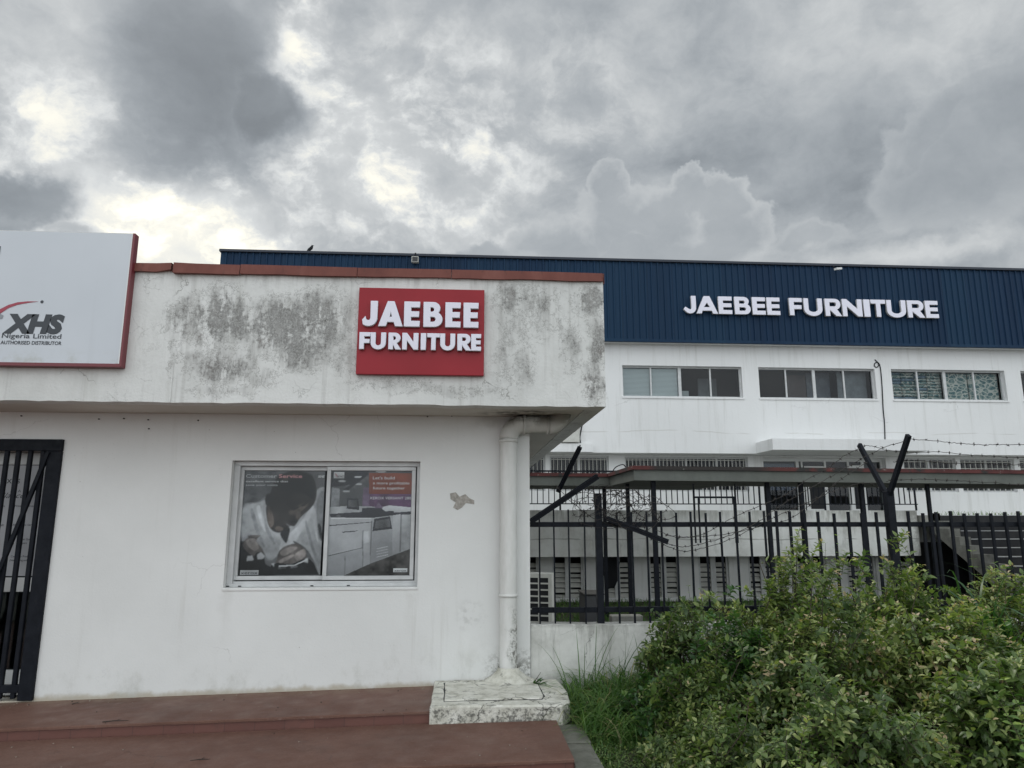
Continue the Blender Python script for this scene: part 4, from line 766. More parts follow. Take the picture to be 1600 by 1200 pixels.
slab([(-.228, 5.468), (.725, 5.44), (.80, 5.56), (.825, 5.85), (.80, 6.295), (-.228, 6.295)], .16, .305, M['pad']).build('slab', T)
slab([(-.135, 5.585), (.60, 5.60), (.63, 5.70), (.62, 6.20), (-.150, 6.20)], .29, .3065, M['dark'], .002).build('gap', T)
slab([(-.126, 5.592), (.592, 5.610), (.618, 5.70), (.610, 6.19), (-.14, 6.19)], .29, .316, M['pad'], .006).build('cover', T)

# ------------------------------------------------------------------ warehouse
W_ = thing('warehouse_building', (8, 20, -.2), 'long two storey white building with blue corrugated cladding along its roofline', 'building')
XL = at(345, 398, 19.7)[0]; XR = 30.0
holes = []; pitch = 4.09
for k in range(-2, 6):
    x0 = 4.565 + k * pitch; holes.append((x0, x0 + 3.58, 5.155, 6.085))
b = MB(); b.wall(XL + .1, XR, 3.515, 9.0, 20.0, 20.25, holes, M['bigwall'])
low = [(at(829 - 78, 712, 20.6)[0], at(852, 712, 20.6)[0]), (at(859, 712, 20.6)[0], at(951, 712, 20.6)[0]), (at(976, 712, 20.6)[0], at(1168, 712, 20.6)[0]), (at(1192, 712, 20.6)[0], at(1383, 712, 20.6)[0]), (at(1411, 712, 20.6)[0], at(1492, 712, 20.6)[0]), (at(1499, 712, 20.6)[0], at(1583, 712, 20.6)[0]), (at(1592, 712, 20.6)[0], at(1675, 712, 20.6)[0])]
lh = [(a, c, 2.45 if i != 3 else 1.75, 3.46) for i, (a, c) in enumerate(low)]
b.wall(XL + .1, XR, 1.70, 3.513, 20.6, 20.85, lh, M['bigwall'])
b.box(XL + .1, XR, 20.001, 20.6, 3.516, 3.6, M['bigwall'])
b.box(XL + .1, XL + .35, 20.25, 40, -.2, 9.0, M['bigwall']); b.box(XR - .25, XR, 20.25, 40, -.2, 9.0, M['bigwall']); b.box(XL + .35, XR - .25, 39.7, 40, -.2, 9.0, M['bigwall'])
b.build('wall', W_)
b = MB(); b.box(XL + .36, XR - .26, 24.5, 24.6, 1.7, 8.9, M['darkgrey']); b.box(XL + .36, XR - .26, 20.86, 24.5, 1.6, 1.69, M['darkgrey']); b.box(XL + .36, XR - .26, 20.26, 24.5, 4.2, 4.5, M['darkgrey']); b.build('interior_floor', W_)
b = MB(); b.box(XL + .36, XR - .26, 20.3, 39.6, 8.7, 8.8, M['roofm']); b.build('roof', W_)
# corrugated cladding
b = MB(); zt_, zb_ = 9.165, 6.76; xx = XL; prof = []
while xx < XR + .3: prof += [(xx, 19.70), (xx + .125, 19.70), (xx + .140, 19.665), (xx + .175, 19.665), (xx + .19, 19.70)]; xx += .19
for i in range(len(prof) - 1):
    (a, ya), (c, yc) = prof[i], prof[i + 1]
    if c - a > 1e-6: b.quad((a, ya, zb_), (c, yc, zb_), (c, yc, zt_), (a, ya, zt_), M['blue'])
b.box(XL, XR, 19.72, 19.76, zb_, zt_ - .01, M['blue']); b.quad((XL, 19.70, zb_), (XL, 19.70, zt_), (XL, 40, zt_), (XL, 40, zb_), M['blue']); b.box(XL + .001, XL + .04, 19.76, 40, zb_, zt_, M['blue'])
b.build('cladding', W_)
M['bluedark'] = mat('blue_trim', color=(.008, .014, .028), rough=.5)
b = MB(); b.box(XL - .03, XR, 19.62, 19.95, zt_ + .001, zt_ + .075, M['bluedark'], .004); b.build('roof_trim', W_)
b = MB(); b.box(XL - .02, XR, 19.64, 19.74, zb_ - .05, zb_ + .03, M['blue'], .004); b.build('cladding_trim', W_)
b = MB(); b.box(XL + .1, XR, 19.745, 19.999, zb_ - .03, zb_ + .05, M['bigwall']); b.build('soffit', W_)
def upwin(h, kind):
    x0, x1, z0, z1 = h; Y = 20.12; q = MB(); t = .045
    q.box(x0, x1, Y, Y + .06, z1 - t, z1, M['alu']); q.box(x0, x1, Y, Y + .06, z0, z0 + t, M['alu'])
    w = x1 - x0; xm = x0 + w * .485
    for a, c in ((x0, x0 + t), (x1 - t, x1), (xm - .045, xm + .045)): q.box(a, c, Y, Y + .06, z0 + t, z1 - t, M['alu'])
    for a, c in ((x0 + t, xm - .045), (xm + .045, x1 - t)): m_ = (a + c) / 2; q.box(m_ - .022, m_ + .022, Y - .01, Y + .04, z0 + t, z1 - t, M['alu'])
    f = q.build('window', W_)
    q = MB(); q.quad((x0 + t, Y + .03, z0 + t), (x1 - t, Y + .03, z0 + t), (x1 - t, Y + .03, z1 - t), (x0 + t, Y + .03, z1 - t), M['glassdark' if kind != 3 else 'glass']); q.build('pane', f)
    q = MB(); q.box(x0 - .03, x1 + .03, 19.97, 20.1, z0 - .05, z0 - .001, M['bigwall']); q.build('sill', f)
    if kind == 1:
        q = MB()
        for i in range(22): z = z0 + .05 + i * (z1 - z0 - .1) / 22; q.box(x0 + .05, xm - .05, Y + .08, Y + .095, z, z + .030, M['blindl'])
        q.build('blind', f)
        q = MB(); q.box(xm + .95, x1 - .3, Y + 1.2, Y + 1.25, z0, z1 - .1, M['dimcurt2']); q.build('curtain', f)  # grey sheet added as the building reflected in the right panes
        q = MB(); q.box(xm + .06, xm + .35, Y + .3, Y + .5, z0, z0 + .26, M['blind']); q.box(xm + .36, x1 - .8, Y + .4, Y + .5, z0, z0 + .12, M['blind']); q.build('carton', f)
    if kind == 2:
        q = MB(); q.box(x0 + 1.1, x0 + 1.72, Y + .5, Y + .56, z0, z1 - .1, M['browncurt']); q.build('curtain', f); q = MB(); q.box(xm + .06, xm + .80, Y + .6, Y + .62, z0, z1, M['dimcurt']); q.build('curtain', f); q = MB(); q.box(xm + .88, x1 - .05, Y + .3, Y + .33, z0, z1, M['dimcurt2']); q.build('curtain', f)  # brown curtain; the grey sheets serve as curtain and as building reflection
    if kind == 3:
        r2 = random.Random(3); xk = x0 + .06
        for n_, wdt in enumerate([.42, .42, .40, .44]):
            for i in range(9):
                z = z0 + .05 + i * .095; q = MB(); q.tube([(xk, Y + .2, z + .045), (xk + wdt - .03, Y + .2, z + .045)], .048, M['fabric' if r2.random() > .3 else 'fabric2'], 8); q.build('fabric_roll', f)
            xk += wdt
        for a, c in ((xm + .05, xm + .82), (xm + .86, x1 - .05)):
            q = MB(); q.box(a, c, Y + .16, Y + .2, z0 + .04, z1 - .05, M['fabric']); q.build('rug', f)
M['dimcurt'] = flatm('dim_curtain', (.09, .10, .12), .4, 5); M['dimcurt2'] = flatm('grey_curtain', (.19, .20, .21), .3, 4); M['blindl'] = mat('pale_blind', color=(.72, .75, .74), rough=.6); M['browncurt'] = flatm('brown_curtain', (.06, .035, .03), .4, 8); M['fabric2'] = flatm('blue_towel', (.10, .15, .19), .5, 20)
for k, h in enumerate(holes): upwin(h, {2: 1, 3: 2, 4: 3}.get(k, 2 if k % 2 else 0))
def lowwin(a, c, z0, z1, kind, n):
    Y = 20.68; q = MB(); t = .05; pr = [(a, c)]
    q.box(a, c, Y, Y + .06, z1 - t, z1, M['alu']); q.box(a, c, Y, Y + .06, z0, z0 + t, M['alu']); nn = n
    for i in range(nn + 1): x = a + (c - a) * i / nn; q.box(x - (.03 if 0 < i < nn else 0) if i else x, x + (.03 if i < nn else 0) if i else x + t, Y - .005, Y + .06, z0 + t, z1 - t, M['alu']) if i < nn else q.box(x - t, x, Y - .005, Y + .06, z0 + t, z1 - t, M['alu'])
    f = q.build('window', W_); q = MB(); q.quad((a + t, Y + .04, z0 + t), (c - t, Y + .04, z0 + t), (c - t, Y + .04, z1 - t), (a + t, Y + .04, z1 - t), M['glassdark']); q.build('pane', f)
    q = MB(); k = int((c - a) / (.115 if kind == 0 else .17))
    for i in range(1, k): x = a + (c - a) * i / k; q.box(x - .007, x + .007, Y - .04, Y - .025, z0 + .02, z1 - .04, M['louvre'])
    for z in ([z1 - .09] if kind == 0 else [z1 - .1, z1 - .30, z1 - .5, z1 - .7]): q.box(a + .02, c - .02, Y - .024, Y - .01, z - .01, z + .01, M['louvre'])
    q.build('burglar_bars', f)
for i, n, kd in [(0, 2, 0), (1, 2, 0), (2, 4, 0), (4, 2, 1), (5, 2, 1), (6, 2, 1)]: lowwin(*lh[i], kd, n)
# entrance in its recess
ea, ec = low[3]; Y = 20.80; e = MB(); e.box(ea, ec, Y, Y + .08, 3.36, 3.46, M['white'])
ex = [at(px, 720, Y)[0] for px in (1243, 1249, 1287, 1323, 1346, 1381)]
for x, w in [(ea, .05), (ex[0], .09), (ex[0] + .16, .05), (ex[2], .06), (ex[3], .06), (ex[4] - .03, .09), (ec - .06, .06)]: e.box(x, x + w, Y, Y + .08, 1.75, 3.36, M['white'])
en = e.build('entrance', W_)
b = MB(); b.box(ex[0] + .24, ex[2] - .02, Y - .03, Y - .005, 1.8, 3.22, M['white']); b.box(ex[0] + .36, ex[2] - .12, Y - .04, Y - .031, 1.95, 3.08, M['dark']); b.build('door', en)
b = MB(); b.box(ex[3] + .02, ex[4] - .04, Y - .03, Y - .005, 1.8, 3.25, M['white']); b.box(ex[3] + .14, ex[4] - .16, Y - .04, Y - .031, 1.95, 3.12, M['dark']); b.build('door', en)
b = MB(); b.quad((ea, Y + .04, 1.75), (ec, Y + .04, 1.75), (ec, Y + .04, 3.36), (ea, Y + .04, 3.36), M['glassdark']); b.build('pane', en)
b = MB(); b.box(ea + .06, ex[0] - .02, Y + .06, Y + .07, 2.5, 3.3, M['bluepanel']); b.build('blue_panel', en)
b = MB(); b.box(8.44, 12.95, 18.9, 19.998, 3.522, 3.83, M['bigwall']); b.build('door_canopy', W_)
b = MB(); b.box(at(870, 690, 19.8)[0] - 1.5, at(927, 690, 19.8)[0], 19.85, 19.999, 3.52, at(900, 693, 19.85)[2], M['bigwall']); b.build('ledge', W_)
# balcony: deep stained upstand, floor, railing
b = MB(); Xb = 11.56; n = 8
pts = [(-10, 17.5), (Xb - .25, 17.5)] + [(Xb - .25 + .25 * sin(a), 17.75 - .25 * cos(a)) for a in np.linspace(.2, pi / 2, 6)] + [(Xb, 18.4), (-10, 18.4)]
q = [(x, y) for x, y in pts]; N_ = len(q)
vs = [(x, y, .745) for x, y in q] + [(x, y, 1.862) for x, y in q]; b.add(vs, [(i, (i + 1) % N_, (i + 1) % N_ + N_, i + N_) for i in range(N_)] + [tuple(range(N_ - 1, -1, -1)), tuple(range(N_, 2 * N_))], M['parapet']); b.build('balcony_wall', W_)
b = MB(); b.box(-10, 30, 18.401, 20.599, 1.5, 1.74, M['conc']); b.box(Xb + .002, 30, 17.5, 18.4, 1.5, 1.742, M['conc']); b.build('balcony_floor', W_)
b = MB(); Yr = 17.56; b.box(-3, Xb - .02, Yr, Yr + .03, 2.005, 2.03, M['black']); b.box(-3, Xb - .02, Yr, Yr + .04, 2.80, 2.84, M['black']); rail = b.build('railing', W_)
x = at(831, 775, Yr)[0]; k = 0
while x < Xb - .05 and k < 96:
    post = (k % 12 == 5) or x > Xb - .17; b = MB(); w = .022 if post else .010; b.box(x - w, x + w, Yr + .003, Yr + .027, 1.862 if post else 2.031, 2.799, M['black']); b.build('baluster', rail); x += .1405; k += 1
# semi basement wall with louvre windows
lw = []
gx = [at(px, 900, 18.5)[0] for px in (863, 941, 1014, 1092, 1170, 1246, 1324, 1402)]
g_w = at(912, 900, 18.5)[0] - at(863, 900, 18.5)[0]
lhole = [(x, x + g_w, -.32, .725) for i, x in enumerate(gx)] + [(gx[0] - 1.25, gx[0] - .35, -.32, .725)]
b = MB(); b.wall(-10, 30, -.6, .743, 18.5, 18.7, lhole, M['bigwall']); b.box(Xb + .1, 30, 18.45, 18.499, .744, 1.499, M['bigwall']); b.box(-10, 30, 19.9, 20, -.2, 1.49, M['dark']); b.build('basement_wall', W_)
for i, (a, c, z0, z1) in enumerate(lhole):
    q = MB(); Y = 18.54; 
    q.box(a, c, Y, Y + .05, z1 - .03, z1, M['alu']); q.box(a, a + .06, Y, Y + .05, z0, z1 - .03, M['alu']); q.box(c - .06, c, Y, Y + .05, z0, z1 - .03, M['alu']); m_ = (a + c) / 2; q.box(m_ - .07, m_ + .07, Y, Y + .05, z0, z1 - .03, M['alu'])
    f = q.build('louvre_window', W_)
    for (p, r_) in ((a + .06, m_ - .07), (m_ + .07, c - .06)):
        q = MB()
        for j in range(8):
            z = z0 + .01 + j * .125; dt = rnd.uniform(-.015, .03)
            if j < 7: q.add([(p, Y + .02, z), (r_, Y + .02, z), (r_, Y + .10, z + .075 + dt), (p, Y + .10, z + .075 + dt)], [(0, 1, 2, 3)], M['louvre']); q.box(p, r_, Y + .005, Y + .02, z - .004, z + .004, M['louvre'])
        q.build('louvre_blades', f)
    if i == 1:
        q = MB(); pts = [(a - .03, z1 - .02), (m_ - .02, z1 - .02), (m_ + .05, .55), (m_ - .02, .30), (m_ + .02, .18), (m_ - .1, -.05), (a + .12, -.1), (a + .08, .12), (a, .3)]; q.prism(pts, 18.44, 18.47, M['cloth']); q.build('hanging_cloth', f)
b = MB(); b.box(11.75, 13.9, 18.425, 18.448, -.44, 1.05, M['dark']); b.build('basement_door', W_)  # dark sheet added for the shade in the void under the stairs
# little things on the facade
def cable(name, pts, r, lab, Yoff=0, parent=None):
    b = MB(); b.tube(spline(pts, 6), r, M['black'], 6); 
    if parent: return b.build(name, parent)
    o = b.build(name, None, tuple(pts[0])); return tag(o, lab, 'cable')
Yc = 19.985
cable('cable', [at(px, py, Yc) for px, py in [(1367, 562), (1371, 566), (1373, 571), (1369, 574), (1366, 570), (1370, 566), (1375, 572), (1378, 600), (1380, 640), (1382, 660), (1383, 688)]], .014, 'thin black cable looped near the windows and hanging down the white upper wall', 0)
cable('cable', [at(px, py, Yc) for px, py in [(912, 640), (910, 660), (908, 672), (906, 683), (907, 692)]], .018, 'short black cable on white wall beside the shop roof corner')
cable('cable', [at(px, py, 15.3) for px, py in [(957, 737), (961, 731), (968, 727), (974, 726), (978, 730)]], .012, 'black cable arching over the left end of the walkway canopy')
T = thing('wall_box', (3.0, 19.9, 3.9), 'beige meter box on the white wall beside the shop roof corner', 'meter box'); a = at(890, 668, 19.8); c = at(906, 691, 19.8); b = MB(); b.box(a[0] - .25, c[0], 19.8, 19.998, c[2], a[2] + .1, M['acgrey'], .01); b.build('case', T); b = MB(); b.box(a[0] - .1, c[0] - .1, 19.79, 19.8, a[2] - .1, a[2] - .08, M['darkgrey']); b.build('vent', T)
def flood(px, py, lab, big):
    p = at(px, py, 19.66); T = thing('roof_floodlight', (p[0], 19.66, 9.16), lab, 'floodlight'); b = MB()
    if big: b.box(p[0] - .10, p[0] + .10, 19.50, 19.62, p[2] - .09, p[2] + .09, M['acgrey'], .01); b.build('housing', T); b = MB(); b.box(p[0] - .02, p[0] + .02, 19.6, 19.66, 9.1, 9.25, M['black']); b.build('bracket', T); b = MB(); b.box(p[0] - .08, p[0] + .08, 19.494, 19.499, p[2] - .07, p[2] + .07, M['darkgrey']); b.build('lens', T)
    else:
        b.obox((p[0] - .1, 19.35, p[2] - .02), (p[0] + .12, 19.45, p[2] + .03), .10, .06, M['white']); b.build('housing', T); b = MB(); b.tube([(p[0], 19.42, p[2]), (p[0] - .05, 19.66, 9.2)], .012, M['black'], 6); b.build('bracket', T)
flood(649, 408, 'boxy floodlight fixed to the roof edge above the shop sign', True); flood(1302, 425, 'small white floodlight on roof edge above the white letters', False)
p = at(484, 404, 19.7); b = MB(); bx, bz = p[0], 9.24
b.tube([(bx - .10, 19.72, bz + .02), (bx - .04, 19.72, bz + .07), (bx + .02, 19.72, bz + .12), (bx + .04, 19.72, bz + .17), (bx + .05, 19.72, bz + .21)], [.012, .045, .05, .035, .022], M['cloth'], 10)
b.tube([(bx + .05, 19.72, bz + .20), (bx + .10, 19.72, bz + .195)], [.014, .003], M['cloth'], 6)
for s in (-1, 1): b.tube([(bx + .0, 19.72 + s * .02, bz + .08), (bx + .01, 19.72 + s * .02, bz)], .005, M['cloth'], 5)
tag(b.build('bird', None, (bx, 19.72, bz)), 'small dark bird perched on the blue roof edge', 'bird')

# ------------------------------------------------------------------ stairs
T = thing('outdoor_stairs', (15, 15, -.2), 'wide concrete steps with dark risers climbing to the white building at right', 'stairs')
Xs = 12.05; run, rise = .34, .188; z0 = 1.744; ns = 10
def prof_(dz=0.0):
    P = [(17.5, z0 + dz)]
    for i in range(ns): P += [(17.5 - i * run, z0 + dz - (i + 1) * rise), (17.5 - (i + 1) * run, z0 + dz - (i + 1) * rise)]
    return P
top = prof_(); bot = [(top[-1][0], -.45), (top[-1][0] + .45, -.45), (17.5, z0 - .50)]
b = MB(); b.prism(top[1:] + bot, Xs, 26, M['stair'], axis='x'); b.build('flight', T)
for i in range(ns):
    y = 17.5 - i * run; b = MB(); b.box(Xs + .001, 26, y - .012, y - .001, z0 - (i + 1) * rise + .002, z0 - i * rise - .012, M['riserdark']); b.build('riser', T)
    b = MB(); b.box(Xs + .002, 26, y - .02, y + .05, z0 - i * rise - .011, z0 - i * rise + .004, M['nosing']); b.build('nosing', T)
b = MB(); tp = prof_(.05); bot2 = [(tp[-1][0], -.45), (tp[-1][0] + .35, -.45), (17.45, z0 - .42), (17.5, z0 - .42)]; b.prism(tp + bot2, Xs - .28, Xs - .001, M['stair'], axis='x'); b.build('cheek_wall', T)
b = MB(); p = at(1580, 825, 16.9); lp = [(0, .02), (.06, .05), (.11, .11), (.14, .07), (.24, .03), (.2, -.02), (.24, -.07), (.13, -.04), (.08, -.05), (.07, -.01)]
M['dryleaf'] = mat('dry_leaf', color=(.42, .34, .18), rough=.8); zs = z0 - 1 * rise
b.add([(14.2 + x * 1.2, 16.95 + y * .2, zs + .03 + .1 * abs(x) + y) for x, y in lp], [tuple(range(len(lp)))], M['dryleaf']); tag(b.build('fallen_leaf', None, (14.2, 16.95, zs)), 'big dry yellow leaf lying on the upper stairs', 'leaf')

# ------------------------------------------------------------------ walkway canopy
T = thing('walkway_canopy', (7, 14, -.2), 'flat grey concrete walkway canopy with weathered red edging on dark steel posts', 'canopy')
out = [(3.126, 13.0), (17, 13.0), (17, 14.8), (5.4, 14.8), (5.4, 16.9), (-3, 16.9), (-3, 15.245), (3.126, 15.245)]
zs_ = lambda x: -.0063 * (x - 3.1)
def ring(mb, P, z0, z1, m):
    n = len(P); vs = [(x, y, z0 + zs_(x)) for x, y in P] + [(x, y, z1 + zs_(x)) for x, y in P]; tri = tessellate_polygon([[Vector((x, y, 0)) for x, y in P]])
    mb.add(vs, [(i, (i + 1) % n, (i + 1) % n + n, i + n) for i in range(n)] + [tuple(n + i for i in (t if sum(P[t[k]][0] * P[t[(k + 1) % 3]][1] - P[t[(k + 1) % 3]][0] * P[t[k]][1] for k in range(3)) > 0 else t[::-1])) for t in tri] + [(t if sum(P[t[k]][0] * P[t[(k + 1) % 3]][1] - P[t[(k + 1) % 3]][0] * P[t[k]][1] for k in range(3)) < 0 else t[::-1]) for t in tri], m)
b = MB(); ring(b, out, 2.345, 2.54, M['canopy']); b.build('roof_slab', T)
o2 = [(3.08, 12.955), (17.05, 12.955), (17.05, 14.85), (5.45, 14.85), (5.45, 16.95), (-3.05, 16.95), (-3.05, 15.20), (3.08, 15.20)]
b = MB(); ring(b, o2, 2.541, 2.612, M['edge']); b.build('edging', T)
for px, Y, w in [(949, 15.6, .075), (986, 14.2, .07), (1027, 13.2, .08), (1201, 13.3, .07), (1254, 13.3, .075), (1349, 13.3, .075), (1453, 13.3, .06)]:
    x = at(px - (3 if px < 1100 else 0), 800 if px > 1100 else 850, Y)[0]; b = MB(); b.box(x - w / 2, x + w / 2, Y - w / 2, Y + w / 2, -.5, 2.344 + zs_(x), M['black']); b.build('post', T)
b = MB(); a = at(1084, 777, 13.3); c = at(1149, 777, 13.3); b.box(a[0], c[0], 13.29, 13.32, a[2] - .018, a[2] + .018, M['black'])
for x in (a[0], a[0] + .09, c[0] - .03, c[0]): b.box(x - .012, x + .012, 13.288, 13.322, 1.2, a[2] - .019 if x != c[0] and x != a[0] else 2.3, M['black'])
b.build('frame', T)

# ------------------------------------------------------------------ objects in the yard
T = thing('air_conditioner', (1.3, 10.9, -.2), 'beige outdoor air conditioner unit with gridded front behind the fence', 'air conditioner')
pn = at(862, 935, 10.8); th = radians(17); fx = np.array([-cos(th), sin(th)]); sd = np.array([sin(th), cos(th)]); ztop = at(862, 897, 10.8)[2]; zbot = -.1
def acp(u, v, z): q = np.array([pn[0], 10.8]) + fx * u + sd * v; return (q[0], q[1], z)
b = MB(); vs = [acp(u, v, z) for z in (zbot, ztop) for u, v in ((0, 0), (.85, 0), (.85, .33), (0, .33))]; b.add(vs, [(0, 1, 5, 4), (1, 2, 6, 5), (2, 3, 7, 6), (3, 0, 4, 7), (4, 5, 6, 7), (3, 2, 1, 0)], M['acgrey']); b.build('case', T)
b = MB(); b.add([acp(u, -.004, z) for u, z in ((.04, zbot + .05), (.80, zbot + .05), (.80, ztop - .05), (.04, ztop - .05))], [(0, 1, 2, 3)], M['dark']); b.build('fan_opening', T)
b = MB()
for i in range(6): u = .035 + i * .155; b.obox(acp(u, -.01, zbot + .04), acp(u, -.01, ztop - .04), .024, .012, M['acgrey'], tuple(sd) + (0,))
for i in range(11): z = ztop - .045 - i * .092; b.obox(acp(.03, -.012, z), acp(.81, -.012, z), .012, .022, M['acgrey'])
b.build('grille', T)
T = thing('dark_block', (2.3, 13, -.2), 'dark masonry block standing on the grass left of the canopy posts', 'block')
a = at(914, 930, 13.4); c = at(944, 975, 13.4); b = MB(); b.box(a[0], c[0], 13.4, 14.1, -.45, a[2], M['darkgrey'], .02); b.build('body', T); b = MB(); b.box(a[0] - .02, c[0] + .02, 13.38, 14.12, a[2] + .001, a[2] + .03, M['asphalt'], .008); b.build('cap', T)
T = thing('kerb_stone', (3, 12.6, -.2), 'pale concrete kerb stone lying beside the fence foot', 'kerb stone'); a = at(955, 962, 12.6); c = at(1005, 974, 12.6); b = MB(); b.box(a[0], c[0], 12.6, 12.8, -.2, a[2], M['stair'], .015); tag(b.build('slab', T))

# ------------------------------------------------------------------ boundary fence
YF = 6.40
T = thing('boundary_fence', (4, YF, .1), 'black steel picket fence standing on a stained white plinth wall', 'fence')
b = MB(); xs = np.linspace(.58, 12.5, 120); zt2 = [.738 + rnd.uniform(-.004, .004) for _ in xs]
for i in range(len(xs) - 1):
    a, c = xs[i], xs[i + 1]; b.quad((a, 6.325, -.2), (c, 6.325, -.2), (c, 6.325, zt2[i + 1] - .008), (a, 6.325, zt2[i] - .008), M['plinth']); b.quad((a, 6.325, zt2[i] - .008), (c, 6.325, zt2[i + 1] - .008), (c, 6.335, zt2[i + 1]), (a, 6.335, zt2[i]), M['plinth'])
    b.quad((a, 6.335, zt2[i]), (c, 6.335, zt2[i + 1]), (c, 6.48, zt2[i + 1]), (a, 6.48, zt2[i]), M['plinth']); b.quad((c, 6.48, -.2), (a, 6.48, -.2), (a, 6.48, zt2[i]), (c, 6.48, zt2[i + 1]), M['plinth'])
b.build('plinth_wall', T)
zr = at(900, 819.5, YF)[2]; zr2 = at(900, 953, YF)[2]
b = MB(); b.box(.58, 12.5, YF - .012, YF + .028, zr - .022, zr + .022, M['black'], .003); b.build('rail', T); b = MB(); b.box(.60, 12.5, YF - .012, YF + .028, zr2 - .022, zr2 + .022, M['black'], .003); b.build('rail', T)
pk = [820 + c / 3.333 for c in (75, 152, 228, 308, 478, 555, 632, 706, 783, 860, 937, 1015, 1095, 1168, 1245)] + [1211, 1233, 1255, 1277.5, 1301, 1323.5, 1345, 1367.5] + [1418, 1440, 1461, 1483, 1504, 1525.2, 1546, 1568, 1589, 1610, 1631, 1652, 1673, 1694, 1715, 1736, 1757, 1778]
zp = at(1000, 800, YF - .02)[2]; prev = None
for px in sorted(pk):
    x = at(px, 800, YF - .02)[0]
    if prev is not None and x - prev < .05: continue
    prev = x; w = .0065 if px < 935 else (.008 if px < 1200 else .0105); ln = rnd.uniform(-.006, .006); zz1 = zp + rnd.uniform(-.012, .012) + (.02 if px < 935 and px > 850 else 0)
    b = MB(); b.add([(x + ln * (z - .74) + sx * w, YF - .028 + sy * (w + .001 if sy < 0 else w), z) for z in (.735, zz1) for sx, sy in ((-1, -1), (1, -1), (1, 1), (-1, 1))], [(3, 2, 1, 0), (4, 5, 6, 7), (0, 1, 5, 4), (1, 2, 6, 5), (2, 3, 7, 6), (3, 0, 4, 7)], M['black']); b.build('picket', T)
x36 = at(937, 900, YF)[0]; xR = at(1393, 830, YF)[0]
p1 = MB(); p1.box(x36 - .029, x36 + .029, YF - .035, YF + .03, .738, at(936, 771, YF)[2], M['black'], .003); p1.build('post', T)
for xq in (xR, xR + 2.75, xR + 5.5):
    q = MB(); q.box(xq - .036, xq + .036, YF - .042, YF + .032, .738, 1.885, M['black'], .004); po = q.build('post', T)
    for s in (-1, 1): q = MB(); q.obox((xq, YF + s * .015, 1.84), (xq, YF + s * .40, 2.36), .046, .032, M['black'], (1, 0, 0)); q.build('arm', po)
def arm(a, c, w, lab): q = MB(); q.obox(a, c, w, w * .7, M['black'], (0, 1, 0)); q.obox(np.array(a) + np.array((0, -.012, .012)), np.array(c) + np.array((0, -.012, .012)), w * .25, w * .9, M['black'], (0, 1, 0)); o = q.build('fence_arm', None, tuple(a)); tag(o, lab, 'metal bar')
arm(at(829, 815, 6.36), at(934, 744, 6.20), .05, 'broken black bar leaning from the shop wall end over the fence'); arm(at(872, 768, 6.42), at(906, 699, 6.1), .04, 'upright slanting black bar nearest the shop wall with ragged tip'); arm(at(948, 810, 6.36), at(1044, 847, 6.25), .045, 'fallen black bar slanting down across the fence rail amid barbed wire')

# barbed wire
def wire(name, pts, lab, jit=.004, barbs=True, r=.0028):
    P = spline(pts, 8); P = [p + np.array([rnd.uniform(-jit, jit) for _ in range(3)]) for p in P]; b = MB(); b.tube(P, r, M['rust'], 5)
    if barbs:
        L = 0; nx = .05
        for i in range(len(P) - 1):
            d = P[i + 1] - P[i]; l = np.linalg.norm(d); L += l
            if L > nx:
                nx = L + .10; t = d / max(l, 1e-6); c = P[i]
                for k in range(3): u = np.array([rnd.gauss(0, 1) for _ in range(3)]); u = u - t * (u @ t); u = u / np.linalg.norm(u) * .018; b.tube([c - u, c + u], .0017, M['rust'], 4)
                b.tube([c - t * .006, c + t * .006], r * 2.0, M['rust'], 5)
    o = b.build(name, None, tuple(pts[0])); tag(o, lab, 'barbed wire', 'barbed wire strands along the fence top')
def wp(L, Ya, Yb): n = len(L); return [at(px, py, Ya + (Yb - Ya) * i / (n - 1)) for i, (px, py) in enumerate(L)]
wire('barbed_wire', wp([(1421, 686), (1450, 688), (1480, 691), (1510, 694), (1540, 695), (1570, 695), (1610, 695), (1680, 700), (1760, 690)], 6.0, 6.0), 'topmost barbed wire running right from the tip of the near forked arm')
wire('barbed_wire', wp([(1344, 697), (1362, 697), (1385, 703), (1410, 706), (1440, 707), (1470, 706), (1500, 710), (1540, 712), (1600, 715), (1700, 712)], 6.78, 6.78), 'barbed wire leaving the far forked arm tip just below the topmost strand')
wire('barbed_wire', wp([(1395, 722), (1420, 719), (1450, 721), (1490, 724), (1530, 724), (1570, 726), (1610, 726), (1700, 725)], 6.2, 6.2), 'barbed wire crossing in front of the gridded windows at right')
wire('barbed_wire', wp([(1384, 752), (1400, 750), (1440, 749), (1475, 750), (1510, 752), (1550, 754), (1600, 758), (1700, 760)], 6.3, 6.3), 'barbed wire along the canopy beam right of the forked post')
wire('barbed_wire', wp([(1370, 757), (1350, 755), (1330, 759), (1300, 768), (1280, 777), (1240, 795), (1215, 806), (1180, 824), (1140, 843), (1100, 856), (1066, 861), (1040, 852), (1010, 838)], 6.5, 6.3), 'barbed wire sagging lowest below the rail left of the forked post')
wire('barbed_wire', wp([(1420, 688), (1400, 693), (1380, 700), (1350, 715), (1310, 738), (1280, 755), (1250, 772), (1220, 790), (1180, 818), (1130, 840), (1080, 853), (1050, 852), (1020, 836)], 6.05, 6.3), 'barbed wire falling from the near forked arm tip to the fence rail')
wire('barbed_wire', wp([(1344, 700), (1320, 712), (1290, 733), (1260, 750), (1230, 772), (1200, 785), (1165, 800), (1140, 812), (1100, 834), (1060, 840), (1025, 828)], 6.75, 6.35), 'barbed wire falling from the far forked arm tip to the fence rail')
